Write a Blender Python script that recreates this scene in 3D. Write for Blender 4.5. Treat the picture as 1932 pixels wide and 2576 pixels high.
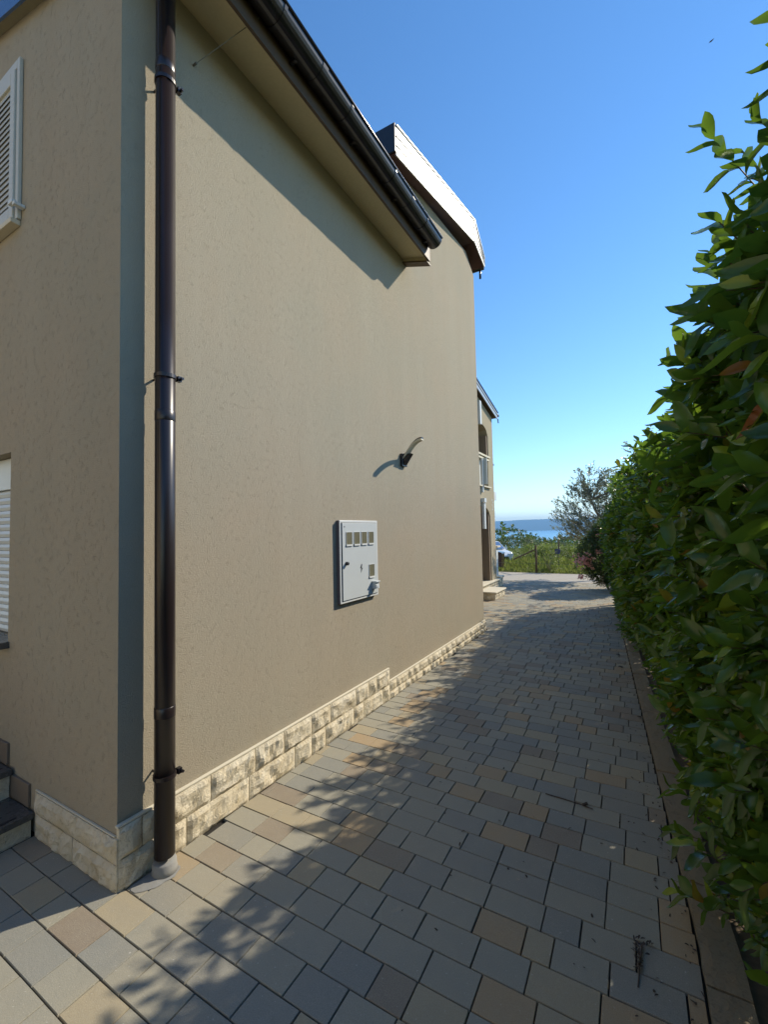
import bpy, bmesh, math, random
import numpy as np
from mathutils import Vector, Matrix, noise as mnoise

for o in list(bpy.data.objects): bpy.data.objects.remove(o)
SC = bpy.context.scene
COL = SC.collection

# ------------------------------------------------------------------ camera
F_PX, H_EYE = 1090.0, 1.55
YAW, PITCH, ROLL = math.radians(29.8), math.radians(2.5), math.radians(1.2)
FWD = Vector((-math.sin(YAW)*math.cos(PITCH), math.cos(YAW)*math.cos(PITCH), math.sin(PITCH)))
R0 = Vector((math.cos(YAW), math.sin(YAW), 0)); U0 = R0.cross(FWD)
RGT = R0*math.cos(ROLL) - U0*math.sin(ROLL); UPV = R0*math.sin(ROLL) + U0*math.cos(ROLL)
CAMP = Vector((0, 0, H_EYE))
cd = bpy.data.cameras.new('camera'); cam = bpy.data.objects.new('camera', cd); COL.objects.link(cam)
m = Matrix((RGT, UPV, -FWD)).transposed().to_4x4(); m.translation = CAMP
cam.matrix_world = m
cd.sensor_fit = 'VERTICAL'; cd.sensor_height = 36; cd.lens = F_PX/2576*36
cd.clip_start = 0.02; cd.clip_end = 60000
SC.camera = cam
def proj(p):
    v = Vector(p)-CAMP; z = v.dot(FWD)
    if z < 0.05: return None
    return (966+F_PX*v.dot(RGT)/z, 1288-F_PX*v.dot(UPV)/z, z)

# ------------------------------------------------------------------ sky, sun, exposure
SUN_EL = math.atan(0.72); SUN_AZ = math.atan2(0.56, 0.83)
W = bpy.data.worlds.new('World'); SC.world = W; W.use_nodes = True
nt = W.node_tree; nt.nodes.clear()
sky = nt.nodes.new('ShaderNodeTexSky'); sky.sky_type = 'NISHITA'; sky.sun_disc = False
sky.sun_elevation = SUN_EL; sky.sun_rotation = SUN_AZ
sky.air_density = 1.0; sky.dust_density = 0.0; sky.ozone_density = 3.0; sky.altitude = 60
bg = nt.nodes.new('ShaderNodeBackground'); bg.inputs[1].default_value = 0.135
wo = nt.nodes.new('ShaderNodeOutputWorld')
hs = nt.nodes.new('ShaderNodeHueSaturation'); hs.inputs['Saturation'].default_value = 1.18; hs.inputs['Value'].default_value = 1.08
nt.links.new(sky.outputs[0], hs.inputs['Color']); nt.links.new(hs.outputs[0], bg.inputs[0]); nt.links.new(bg.outputs[0], wo.inputs[0])
sd = bpy.data.lights.new('sun', 'SUN'); sd.energy = 4.1; sd.angle = math.radians(0.53); sd.color = (1.0, 0.90, 0.74)
sun = bpy.data.objects.new('sun', sd); COL.objects.link(sun)
sdir = Vector((math.sin(SUN_AZ)*math.cos(SUN_EL), math.cos(SUN_AZ)*math.cos(SUN_EL), math.sin(SUN_EL)))
sun.rotation_euler = (-sdir).to_track_quat('-Z', 'Y').to_euler(); sun.location = (10, 12, 20)
SC.view_settings.view_transform = 'Standard'; SC.view_settings.look = 'None'
SC.view_settings.exposure = 0.62; SC.view_settings.gamma = 1; SC.view_settings.use_curve_mapping = False

# ------------------------------------------------------------------ materials
class NT:
    def __init__(s, name):
        s.m = bpy.data.materials.new(name); s.m.use_nodes = True; s.t = s.m.node_tree; s.t.nodes.clear()
        s.out = s.n('ShaderNodeOutputMaterial')
    def n(s, typ, **kw):
        x = s.t.nodes.new(typ)
        for k, v in kw.items(): setattr(x, k, v)
        return x
    def l(s, a, b): s.t.links.new(a, b)
    def noise(s, scale, detail=4, rough=0.55, vec=None, dist=0):
        x = s.n('ShaderNodeTexNoise'); x.inputs['Scale'].default_value = scale; x.inputs['Detail'].default_value = detail
        x.inputs['Roughness'].default_value = rough; x.inputs['Distortion'].default_value = dist
        if vec is not None: s.l(vec, x.inputs['Vector'])
        return x.outputs['Fac']
    def coord(s, scale=(1, 1, 1), kind='Object'):
        c = s.n('ShaderNodeTexCoord'); mp = s.n('ShaderNodeMapping'); mp.inputs['Scale'].default_value = scale
        s.l(c.outputs[kind], mp.inputs[0]); return mp.outputs[0]
    def pos(s, scale=(1, 1, 1)):
        c = s.n('ShaderNodeNewGeometry'); mp = s.n('ShaderNodeMapping'); mp.inputs['Scale'].default_value = scale
        s.l(c.outputs['Position'], mp.inputs[0]); return mp.outputs[0]
    def ramp(s, fac, stops, interp='LINEAR'):
        r = s.n('ShaderNodeValToRGB'); r.color_ramp.interpolation = interp
        e = r.color_ramp.elements
        while len(e) < len(stops): e.new(0.5)
        for i, (p, c) in enumerate(stops):
            e[i].position = p; e[i].color = (*c, 1) if len(c) == 3 else c
        s.l(fac, r.inputs[0]); return r.outputs[0]
    def mix(s, fac, a, b, blend='MIX'):
        x = s.n('ShaderNodeMix', data_type='RGBA', blend_type=blend)
        if isinstance(fac, (int, float)): x.inputs[0].default_value = fac
        else: s.l(fac, x.inputs[0])
        for v, i in ((a, 6), (b, 7)):
            if isinstance(v, tuple): x.inputs[i].default_value = (*v, 1)
            else: s.l(v, x.inputs[i])
        return x.outputs[2]
    def math(s, op, a, b=0.5):
        x = s.n('ShaderNodeMath', operation=op)
        for i, v in enumerate((a, b)):
            if isinstance(v, (int, float)): x.inputs[i].default_value = v
            else: s.l(v, x.inputs[i])
        return x.outputs[0]
    def bump(s, h, strength=0.3, dist=0.01, prev=None):
        b = s.n('ShaderNodeBump'); b.inputs['Strength'].default_value = strength; b.inputs['Distance'].default_value = dist
        s.l(h, b.inputs['Height'])
        if prev is not None: s.l(prev, b.inputs['Normal'])
        return b.outputs[0]
    def bsdf(s, col, rough=0.6, metal=0, normal=None, spec=0.5, **kw):
        b = s.n('ShaderNodeBsdfPrincipled')
        if isinstance(col, tuple): b.inputs['Base Color'].default_value = (*col, 1)
        else: s.l(col, b.inputs['Base Color'])
        if isinstance(rough, (int, float)): b.inputs['Roughness'].default_value = rough
        else: s.l(rough, b.inputs['Roughness'])
        b.inputs['Metallic'].default_value = metal
        b.inputs['Specular IOR Level'].default_value = spec
        for k, v in kw.items(): b.inputs[k.replace('_', ' ')].default_value = v
        if normal is not None: s.l(normal, b.inputs['Normal'])
        return b
    def done(s, sh):
        s.l(sh.outputs[0] if hasattr(sh, 'outputs') else sh, s.out.inputs[0]); return s.m

def simple(name, col, rough=0.5, metal=0, spec=0.5, nscale=30, var=0.12, bump=0.05):
    t = NT(name); v = t.pos()
    n1 = t.noise(nscale, 4, vec=v); n2 = t.noise(nscale*0.13, 3, vec=v)
    c = t.mix(n1, tuple(x*(1-var) for x in col), tuple(min(1, x*(1+var)) for x in col))
    c = t.mix(t.math('MULTIPLY', n2, 0.5), c, tuple(x*(1-var) for x in col))
    rr = t.math('ADD', t.math('MULTIPLY', n2, 0.2), rough-0.1)
    return t.done(t.bsdf(c, rr, metal, t.bump(n1, bump, 0.004), spec))

def stucco(name, base, warm, light):
    t = NT(name); v = t.pos()
    big = t.noise(1.6, 6, 0.65, v); streak = t.noise(1.0, 5, 0.6, t.pos((3.0, 3.0, 0.35)))
    fine = t.noise(170, 3, 0.7, v)
    c = t.mix(t.ramp(big, [(0.3, (0, 0, 0)), (0.7, (1, 1, 1))]), base, warm)
    c = t.mix(t.math('MULTIPLY', t.ramp(streak, [(0.45, (0, 0, 0)), (0.75, (1, 1, 1))]), 0.3), c, light)
    c = t.mix(t.math('MULTIPLY', t.ramp(fine, [(0.35, (0, 0, 0)), (0.65, (1, 1, 1))]), 0.30), c, tuple(x*0.75 for x in base))
    # dirt splashed up from the paving
    sep = t.n('ShaderNodeSeparateXYZ'); t.l(t.pos(), sep.inputs[0])
    dz = t.math('ADD', sep.outputs[2], t.math('MULTIPLY', t.noise(3.5, 5, 0.7, v), 0.6))
    dirt = t.ramp(dz, [(0.35, (1, 1, 1)), (0.85, (0, 0, 0))])
    c = t.mix(t.math('MULTIPLY', dirt, 0.14), c, tuple(x*0.6 for x in base))
    # scraped render: short worm-like grooves between smoother grains
    vo = t.n('ShaderNodeTexVoronoi', feature='DISTANCE_TO_EDGE'); vo.inputs['Scale'].default_value = 125
    wv = t.n('ShaderNodeVectorMath', operation='ADD'); nz = t.n('ShaderNodeTexNoise'); nz.inputs['Scale'].default_value = 30
    t.l(v, nz.inputs['Vector']); t.l(v, wv.inputs[0])
    sc = t.n('ShaderNodeVectorMath', operation='SCALE'); sc.inputs[3].default_value = 0.035; t.l(nz.outputs['Color'], sc.inputs[0])
    t.l(sc.outputs[0], wv.inputs[1]); t.l(wv.outputs[0], vo.inputs['Vector'])
    grove = t.ramp(vo.outputs['Distance'], [(0.0, (0, 0, 0)), (0.08, (1, 1, 1))])
    mask = t.ramp(t.noise(30, 4, 0.6, v), [(0.54, (0, 0, 0)), (0.66, (1, 1, 1))])
    g = t.mix(mask, (1, 1, 1), grove)
    b1 = t.bump(g, 0.6, 0.003)
    b2 = t.bump(t.noise(220, 4, 0.65, v), 0.9, 0.005, b1)
    b3 = t.bump(t.noise(5, 3, 0.5, v), 0.12, 0.010, b2)
    return t.done(t.bsdf(c, 0.92, 0, b3, 0.15))

def stone(name, base, dark, ochre):
    t = NT(name); v = t.pos(); oi = t.n('ShaderNodeObjectInfo')
    n1 = t.noise(9, 6, 0.65, v, 0.6); n2 = t.noise(38, 6, 0.7, v, 1.2); n3 = t.noise(3, 3, 0.5, v)
    c = t.mix(t.ramp(n1, [(0.40, (0, 0, 0)), (0.72, (1, 1, 1))]), base, ochre)
    c = t.mix(t.math('MULTIPLY', t.ramp(n2, [(0.54, (0, 0, 0)), (0.62, (1, 1, 1))]), 0.42), c, dark)
    c = t.mix(t.math('MULTIPLY', oi.outputs['Random'], 0.3), c, ochre)
    c = t.mix(t.math('MULTIPLY', n3, 0.12), c, dark)
    b = t.bump(n2, 0.9, 0.012); b = t.bump(t.noise(120, 4, 0.6, v), 0.4, 0.004, b)
    return t.done(t.bsdf(c, 0.85, 0, b, 0.2))

def paver_mat(name, base, alt):
    t = NT(name); v = t.pos()
    cl = t.noise(11, 5, 0.65, v, 0.6); gr = t.noise(260, 3, 0.7, v); big = t.noise(1.3, 4, 0.6, v)
    c = t.mix(t.ramp(cl, [(0.3, (0, 0, 0)), (0.7, (1, 1, 1))]), base, alt)
    c = t.mix(t.ramp(gr, [(0.35, (0, 0, 0)), (0.7, (1, 1, 1))]), tuple(x*0.72 for x in base), c)
    c = t.mix(t.math('MULTIPLY', t.ramp(big, [(0.42, (0, 0, 0)), (0.7, (1, 1, 1))]), 0.45), c, (0.33, 0.28, 0.19))
    spk = t.ramp(t.noise(95, 2, 0.5, v), [(0.70, (0, 0, 0)), (0.74, (1, 1, 1))])
    c = t.mix(t.math('MULTIPLY', spk, 0.5), c, (0.55, 0.53, 0.46))
    stn = t.ramp(t.noise(22, 5, 0.7, v), [(0.64, (0, 0, 0)), (0.72, (1, 1, 1))])
    c = t.mix(t.math('MULTIPLY', stn, 0.35), c, tuple(x*0.5 for x in base))
    b = t.bump(gr, 0.35, 0.002); b = t.bump(t.noise(40, 4, 0.6, v), 0.25, 0.004, b)
    return t.done(t.bsdf(c, 0.8, 0, b, 0.3))

def leaf_mat(name, dark, mid, young, island=True, gloss=0.27, trans=0.38, tcol=(0.24, 0.40, 0.03), rare=(0.30, 0.09, 0.03)):
    t = NT(name)
    if island: r = t.n('ShaderNodeNewGeometry').outputs['Random Per Island']
    else: r = t.n('ShaderNodeObjectInfo').outputs['Random']
    c = t.ramp(r, [(0.0, dark), (0.55, mid), (0.86, mid), (0.93, young), (0.975, young), (0.992, rare)])
    c = t.mix(t.math('MULTIPLY', t.noise(60, 3, vec=t.pos()), 0.3), c, tuple(x*0.6 for x in dark))
    b = t.bsdf(c, gloss, 0, t.bump(t.noise(45, 2, vec=t.pos()), 0.15, 0.004), 0.5)
    tr = t.n('ShaderNodeBsdfTranslucent'); tc = t.mix(0.55, c, tcol); t.l(tc, tr.inputs[0])
    mx = t.n('ShaderNodeMixShader'); mx.inputs[0].default_value = trans
    t.l(b.outputs[0], mx.inputs[1]); t.l(tr.outputs[0], mx.inputs[2])
    return t.done(mx)

M = {}
M['wall'] = stucco('cream_render', (0.360, 0.322, 0.240), (0.392, 0.328, 0.238), (0.430, 0.388, 0.295))
M['jamb'] = simple('brown_render', (0.22, 0.165, 0.11), 0.9, nscale=60)
M['far_wall'] = stucco('pale_cream_render', (0.38, 0.335, 0.235), (0.39, 0.33, 0.225), (0.43, 0.385, 0.28))
M['nb_wall'] = simple('light_cream_render', (0.70, 0.55, 0.35), 0.9, nscale=60)
M['stone'] = stone('split_limestone', (0.68, 0.62, 0.48), (0.25, 0.20, 0.13), (0.54, 0.45, 0.29))
M['stone_cap'] = simple('limestone_edge', (0.60, 0.55, 0.42), 0.8, nscale=50, bump=0.2)
M['brown'] = simple('brown_painted_metal', (0.017, 0.011, 0.011), 0.33, 0.0, 0.55, nscale=12, var=0.25, bump=0.02)
M['gutter'] = simple('dark_gutter_metal', (0.010, 0.009, 0.012), 0.25, 0.0, 0.6, nscale=12, var=0.3, bump=0.02)
M['fascia'] = simple('brown_fascia', (0.085, 0.055, 0.03), 0.6, nscale=20)
M['soffit'] = simple('cream_soffit', (0.60, 0.51, 0.31), 0.85, nscale=50)
M['verge_metal'] = simple('blue_grey_metal_edge', (0.10, 0.16, 0.28), 0.25, 0.5, nscale=10)
M['white_metal'] = simple('white_roof_metal', (0.42, 0.44, 0.44), 0.32, 0.25, nscale=10, var=0.08)
M['red_wood'] = simple('red_brown_boards', (0.085, 0.03, 0.02), 0.6, nscale=25, var=0.3)
M['tile'] = simple('roof_tile', (0.20, 0.075, 0.045), 0.75, nscale=14, var=0.3)
M['white'] = simple('white_plastic', (0.60, 0.63, 0.62), 0.45, nscale=20, var=0.06)
M['shutter'] = simple('white_shutter_paint', (0.50, 0.51, 0.46), 0.5, nscale=25, var=0.08)
M['slat'] = simple('shutter_slat_paint', (0.46, 0.45, 0.37), 0.5, nscale=25, var=0.08)
M['cabinet'] = simple('pale_grey_cabinet', (0.50, 0.53, 0.52), 0.45, nscale=6, var=0.05, bump=0.02)
M['cabinet_edge'] = simple('white_cabinet_frame', (0.62, 0.63, 0.60), 0.45, nscale=6, var=0.05, bump=0.02)
M['seam'] = simple('black_rubber', (0.02, 0.02, 0.022), 0.5)
M['window_glass'] = simple('dusty_meter_glass', (0.17, 0.16, 0.105), 0.18, nscale=30, var=0.2)
M['granite'] = simple('dark_granite', (0.085, 0.083, 0.078), 0.28, nscale=180, var=0.6, bump=0.02)
M['skirt'] = simple('brown_stone_skirting', (0.17, 0.135, 0.10), 0.6, nscale=60)
M['case_shade'] = simple('cabinet_side_shade', (0.13, 0.11, 0.12), 0.5)  # case colour darkened to stand for the shade on its sides
M['mortar'] = simple('grey_mortar', (0.24, 0.235, 0.215), 0.9, nscale=40, bump=0.4)
M['bed'] = simple('joint_sand', (0.026, 0.022, 0.016), 0.95, nscale=120, var=0.4, bump=0.5)
M['kerb'] = stone('kerb_concrete', (0.25, 0.215, 0.155), (0.12, 0.10, 0.07), (0.25, 0.20, 0.13))
M['soil'] = simple('brown_soil', (0.10, 0.07, 0.04), 0.95, nscale=40, var=0.5, bump=0.7)
M['asphalt'] = simple('worn_pale_asphalt', (0.38, 0.34, 0.275), 0.9, nscale=25, var=0.25, bump=0.4)
M['earth'] = simple('dry_grassy_earth', (0.17, 0.18, 0.06), 0.95, nscale=3, var=0.5, bump=0.5)
M['hillside'] = simple('wooded_hillside', (0.035, 0.055, 0.022), 0.95, nscale=0.02, var=0.4, bump=0)
M['bark'] = simple('pale_bark', (0.26, 0.22, 0.16), 0.9, nscale=30, var=0.3, bump=0.5)
M['twig'] = simple('green_brown_twig', (0.075, 0.06, 0.025), 0.8, nscale=40, var=0.3)
M['old_wood'] = simple('weathered_wood', (0.11, 0.075, 0.04), 0.9, nscale=30, var=0.3, bump=0.5)
M['wire'] = simple('dull_wire', (0.16, 0.15, 0.12), 0.6)
M['blue'] = simple('blue_plastic', (0.03, 0.05, 0.16), 0.4)
M['petal'] = leaf_mat('pink_petals', (0.80, 0.34, 0.31), (0.86, 0.48, 0.42), (0.90, 0.62, 0.52), True, 0.6, 0.4, (0.9, 0.45, 0.4), (0.85, 0.65, 0.55))
M['dry'] = simple('dry_brown_leaf', (0.060, 0.042, 0.030), 0.8, nscale=80, var=0.4)
M['car_dark'] = simple('dark_plum_car_paint', (0.030, 0.014, 0.022), 0.2, nscale=5)
M['car_white'] = simple('white_car_paint', (0.66, 0.68, 0.68), 0.22, nscale=5, var=0.05)
M['car_glass'] = simple('car_glass', (0.30, 0.40, 0.50), 0.06, 0.6, nscale=5, var=0.05)
M['tyre'] = simple('tyre_rubber', (0.015, 0.015, 0.015), 0.8)
M['rim'] = simple('alloy_rim', (0.45, 0.45, 0.45), 0.3, 0.8)
M['leaf'] = leaf_mat('laurel_leaf', (0.030, 0.078, 0.016), (0.070, 0.150, 0.024), (0.22, 0.30, 0.03), True)
M['leaf_single'] = leaf_mat('laurel_leaf_single', (0.030, 0.078, 0.016), (0.070, 0.150, 0.024), (0.22, 0.30, 0.03), False)
M['grey_leaf'] = leaf_mat('grey_green_leaf', (0.15, 0.17, 0.125), (0.25, 0.27, 0.20), (0.38, 0.38, 0.27), True, 0.4, 0.4, (0.25, 0.3, 0.14), (0.22, 0.16, 0.10))
M['oleander_leaf'] = leaf_mat('oleander_leaf', (0.015, 0.035, 0.012), (0.035, 0.065, 0.022), (0.07, 0.11, 0.03), True, 0.45, 0.2)
M['bush_leaf'] = leaf_mat('bush_leaf', (0.055, 0.090, 0.020), (0.13, 0.17, 0.035), (0.34, 0.36, 0.09), True, 0.5, 0.45, (0.30, 0.40, 0.06), (0.24, 0.20, 0.08))
M['dark_leaf'] = leaf_mat('dark_shrub_leaf', (0.018, 0.040, 0.018), (0.035, 0.060, 0.022), (0.07, 0.10, 0.03), True, 0.55, 0.2)
M['grass'] = leaf_mat('grass_blade', (0.09, 0.14, 0.028), (0.165, 0.195, 0.05), (0.40, 0.35, 0.15), True, 0.6, 0.5, (0.34, 0.42, 0.08), (0.34, 0.28, 0.14))
PAV = [paver_mat('grey_paver', (0.345, 0.325, 0.252), (0.300, 0.288, 0.232)),
       paver_mat('cool_grey_paver', (0.265, 0.262, 0.225), (0.310, 0.300, 0.248)),
       paver_mat('sand_paver', (0.410, 0.345, 0.225), (0.335, 0.305, 0.225)),
       paver_mat('buff_paver', (0.420, 0.305, 0.175), (0.360, 0.300, 0.205)),
       paver_mat('brown_paver', (0.275, 0.225, 0.165), (0.320, 0.280, 0.210))]

# ------------------------------------------------------------------ mesh helpers
class MB:
    def __init__(s): s.v = []; s.f = []; s.mi = []; s.cur = 0
    def add(s, verts, faces):
        b = len(s.v); s.v += [tuple(v) for v in verts]
        for f in faces: s.f.append(tuple(b+i for i in f)); s.mi.append(s.cur)
    def box(s, x0, x1, y0, y1, z0, z1):
        s.add([(x0, y0, z0), (x1, y0, z0), (x1, y1, z0), (x0, y1, z0), (x0, y0, z1), (x1, y0, z1), (x1, y1, z1), (x0, y1, z1)],
              [(3, 2, 1, 0), (4, 5, 6, 7), (0, 1, 5, 4), (1, 2, 6, 5), (2, 3, 7, 6), (3, 0, 4, 7)])
    def prism(s, poly, axis, a0, a1):
        """poly: list of 2-D points; extruded along axis 0/1/2 from a0 to a1"""
        n = len(poly)
        def P(q, a):
            if axis == 0: return (a, q[0], q[1])
            if axis == 1: return (q[0], a, q[1])
            return (q[0], q[1], a)
        vs = [P(q, a0) for q in poly]+[P(q, a1) for q in poly]
        fs = [tuple(range(n)), tuple(reversed(range(n, 2*n)))]+[(i, n+i, n+(i+1) % n, (i+1) % n) for i in range(n)]
        s.add(vs, fs)
    def tube(s, pts, r, seg=10, caps=True):
        pts = [Vector(p) for p in pts]; n = len(pts)
        rs = r if isinstance(r, (list, tuple)) else [r]*n
        rings = []; ref = None
        for i in range(n):
            d = (pts[min(i+1, n-1)]-pts[max(i-1, 0)]).normalized()
            if ref is None or abs(ref.dot(d)) > 0.95: ref = Vector((0, 0, 1)) if abs(d.z) < 0.9 else Vector((1, 0, 0))
            a = (ref-d*ref.dot(d)).normalized(); b = d.cross(a); ref = a
            rings.append([pts[i]+(a*math.cos(t)+b*math.sin(t))*rs[i] for t in [2*math.pi*k/seg for k in range(seg)]])
        vs = [v for r_ in rings for v in r_]; fs = []
        for i in range(n-1):
            for k in range(seg):
                k2 = (k+1) % seg; fs.append((i*seg+k, i*seg+k2, (i+1)*seg+k2, (i+1)*seg+k))
        if caps: fs += [tuple(reversed(range(seg))), tuple((n-1)*seg+k for k in range(seg))]
        s.add(vs, fs)
    def build(s, name, mats, parent=None, smooth=False, bevel=0, loc=None):
        me = bpy.data.meshes.new(name)
        vs = s.v
        if loc is not None: vs = [(v[0]-loc[0], v[1]-loc[1], v[2]-loc[2]) for v in vs]
        me.from_pydata(vs, [], s.f)
        if not isinstance(mats, (list, tuple)): mats = [mats]
        for m_ in mats: me.materials.append(m_)
        if len(mats) > 1: me.polygons.foreach_set('material_index', s.mi)
        bm = bmesh.new(); bm.from_mesh(me); bmesh.ops.recalc_face_normals(bm, faces=bm.faces); bm.to_mesh(me); bm.free()
        if smooth: me.polygons.foreach_set('use_smooth', [True]*len(me.polygons))
        o = bpy.data.objects.new(name, me); COL.objects.link(o)
        if loc is not None: o.location = loc
        if parent is not None:
            o.parent = parent; par = Vector((0, 0, 0)); p = parent
            while p is not None: par += Vector(p.location); p = p.parent
            o.location = Vector(o.location)-par
        if bevel:
            b = o.modifiers.new('bevel', 'BEVEL'); b.width = bevel; b.segments = 2; b.limit_method = 'ANGLE'
        return o

def tag(o, label=None, cat=None, group=None, kind=None):
    if label: o['label'] = label
    if cat: o['category'] = cat
    if group: o['group'] = group
    if kind: o['kind'] = kind
    return o
def thing(name, loc, label, cat, group=None):
    o = bpy.data.objects.new(name, None); o.empty_display_size = 0.1; COL.objects.link(o); o.location = loc
    return tag(o, label, cat, group)
def part(name, mats, parent, fn, **kw):
    mb = MB(); fn(mb); return mb.build(name, mats, parent, **kw)
def boxpart(name, mat, parent, dims, bevel=0):
    mb = MB(); mb.box(*dims); return mb.build(name, mat, parent, bevel=bevel)

def np_mesh(name, V, Fq, mat, parent=None):
    """V (n,3), Fq (m,k) arrays -> one mesh object"""
    me = bpy.data.meshes.new(name); k = Fq.shape[1]
    me.vertices.add(len(V)); me.vertices.foreach_set('co', V.astype(np.float32).ravel())
    me.loops.add(Fq.size); me.loops.foreach_set('vertex_index', Fq.astype(np.int32).ravel())
    me.polygons.add(len(Fq)); me.polygons.foreach_set('loop_start', np.arange(0, Fq.size, k, dtype=np.int32))
    me.polygons.foreach_set('loop_total', np.full(len(Fq), k, dtype=np.int32))
    me.update(calc_edges=True); me.materials.append(mat)
    me.polygons.foreach_set('use_smooth', [True]*len(me.polygons))
    o = bpy.data.objects.new(name, me); COL.objects.link(o)
    if parent is not None:
        o.parent = parent; o.location = -Vector(parent.location)
    return o

# leaf templates (x along leaf, y across, z normal), unit length
def tpl_full():
    st = [(.09, .34), (.27, .78), (.48, 1.0), (.69, .90), (.87, .50)]
    V = [(0, 0, 0)]; F = []
    for t, w in st:
        z = -0.20*t*t+0.05*math.sin(t*6)
        V += [(t, -.5*w, z+.10*w), (t, 0, z), (t, .5*w, z+.10*w)]
    V.append((1, 0, -.17))
    F += [(0, 2, 1), (0, 3, 2)]
    for a in (1, 4, 7, 10): F += [(a, a+1, a+4), (a, a+4, a+3), (a+1, a+2, a+5), (a+1, a+5, a+4)]
    F += [(13, 14, 16), (14, 15, 16)]
    return np.array(V), np.array(F)
def tpl_lite():
    V = [(0, 0, 0), (.48, -.5, .06), (.5, 0, -.03), (.48, .5, .06), (1, 0, -.14)]
    return np.array(V), np.array([(0, 2, 1), (0, 3, 2), (1, 2, 4), (2, 3, 4)])
TF, TL = tpl_full(), tpl_lite()
def frames(D, N):
    D = D/np.linalg.norm(D, axis=1, keepdims=True)
    N = N-D*(N*D).sum(1, keepdims=True); N /= np.linalg.norm(N, axis=1, keepdims=True)+1e-9
    return D, np.cross(N, D), N
def leaves_mesh(name, P, D, N, L, Wd, mat, parent, tpl):
    D, B, N = frames(D, N); V0, F0 = tpl; nv = len(V0)
    V = (P[:, None, :]+D[:, None, :]*(V0[None, :, 0:1]*L[:, None, None])
         + B[:, None, :]*(V0[None, :, 1:2]*Wd[:, None, None])+N[:, None, :]*(V0[None, :, 2:3]*L[:, None, None]))
    F = F0[None]+(np.arange(len(P))*nv)[:, None, None]
    return np_mesh(name, V.reshape(-1, 3), F.reshape(-1, 3), mat, parent)
rng = np.random.default_rng(7); random.seed(7)
def shoots(P, D, n, slen, L, ratio, droop=0.25, ang=55, jit=0.35):
    """leaves set round each stem. returns P,D,N,L,W arrays"""
    m_ = len(P); D = D/np.linalg.norm(D, axis=1, keepdims=True)
    ref = rng.normal(size=(m_, 3)); A = np.cross(D, ref); A /= np.linalg.norm(A, axis=1, keepdims=True); B = np.cross(D, A)
    oP, oD, oN, oL = [], [], [], []
    a = math.radians(ang)
    for k in range(n):
        t = (k+.4)/n; th = k*2.4+rng.normal(size=(m_, 1))*jit
        rad = A*np.cos(th)+B*np.sin(th); aa = a*(1.15-0.75*t)
        d = D*math.cos(aa)+rad*math.sin(aa)+rng.normal(size=(m_, 3))*.14; d[:, 2] -= droop*(1-t)
        nn = D*math.sin(aa)-rad*math.cos(aa)*0.6+np.array([0, 0, .6])+rng.normal(size=(m_, 3))*.2
        s_ = slen if np.isscalar(slen) else slen[:, None]
        oP.append(P+D*s_*t); oD.append(d); oN.append(nn)
        oL.append((L if np.isscalar(L) else L)*(1.05-.35*abs(t-.45))*rng.uniform(.58, 1.18, m_)*(1.0 if t < .85 else .75))
    P2, D2, N2, L2 = np.concatenate(oP), np.concatenate(oD), np.concatenate(oN), np.concatenate(oL)
    return P2, D2, N2, L2, L2*ratio*rng.uniform(.85, 1.15, len(L2))
def stems_mesh(name, P, D, slen, r, mat, parent):
    D, A, B = frames(D, rng.normal(size=D.shape)); s_ = np.full(len(P), slen) if np.isscalar(slen) else slen
    Q = P+D*s_[:, None]; P = P-D*(s_[:, None]*.5)
    vs = []
    for k in range(3):
        t = 2*math.pi*k/3; o_ = (A*math.cos(t)+B*math.sin(t)); vs.append(P+o_*r); vs.append(Q+o_*r*.5)
    V = np.stack(vs, 1).reshape(-1, 3)
    F0 = np.array([(0, 2, 3, 1), (2, 4, 5, 3), (4, 0, 1, 5)])
    F = F0[None]+(np.arange(len(P))*6)[:, None, None]
    return np_mesh(name, V, F.reshape(-1, 4), mat, parent)

# ------------------------------------------------------------------ the setting: land, sea, far hills
def kx(y): return 0.15-0.064*(y-2) if y > 2 else 0.15+0.02*(2-y)*0.2
def land_z(x, y):
    d = max(0, y-27)
    z = -0.03-0.045*d if d < 1500 else -67
    if y > 15.7: z += 0.10*min(1, (y-15.7)/1.5)
    return max(z, -66) + (0.6*mnoise.noise(Vector((x*.05, y*.05, 0)))*min(1, d/60) if d > 0 else 0)
ys = [-40, -15, -6, 13.1, 15.4, 15.7, 16.2, 17.2, 20, 24, 27, 32, 40, 55, 75, 100, 140, 200, 300, 450, 700, 1000, 1300, 1450]
xs = [-900, -500, -250, -120, -60, -30, -15, -8, -4, 0, 4, 8, 15, 30, 60, 120, 250, 500, 900]
mb = MB(); n = len(xs)
mb.add([(x*(1 if y < 100 else 1+y/400), y, land_z(x, y)) for y in ys for x in xs],
       [(j*n+i, j*n+i+1, (j+1)*n+i+1, (j+1)*n+i) for j in range(len(ys)-1) for i in range(n-1)])
tag(mb.build('terrain', M['earth'], smooth=True), kind='structure')
t = NT('sea_water'); nn_ = t.noise(0.02, 4, 0.6, t.pos((1, .3, 1)))
M['sea'] = t.done(t.bsdf((0.10, 0.32, 0.50), 0.30, 0, t.bump(nn_, 0.15, 1.0), 0.5))
SEA_Z = -62
mb = MB(); mb.add([(-14000, 400, SEA_Z), (14000, 400, SEA_Z), (14000, 14200, SEA_Z), (-14000, 14200, SEA_Z)], [(0, 1, 2, 3)])
tag(mb.build('sea', M['sea']), kind='structure')
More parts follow.
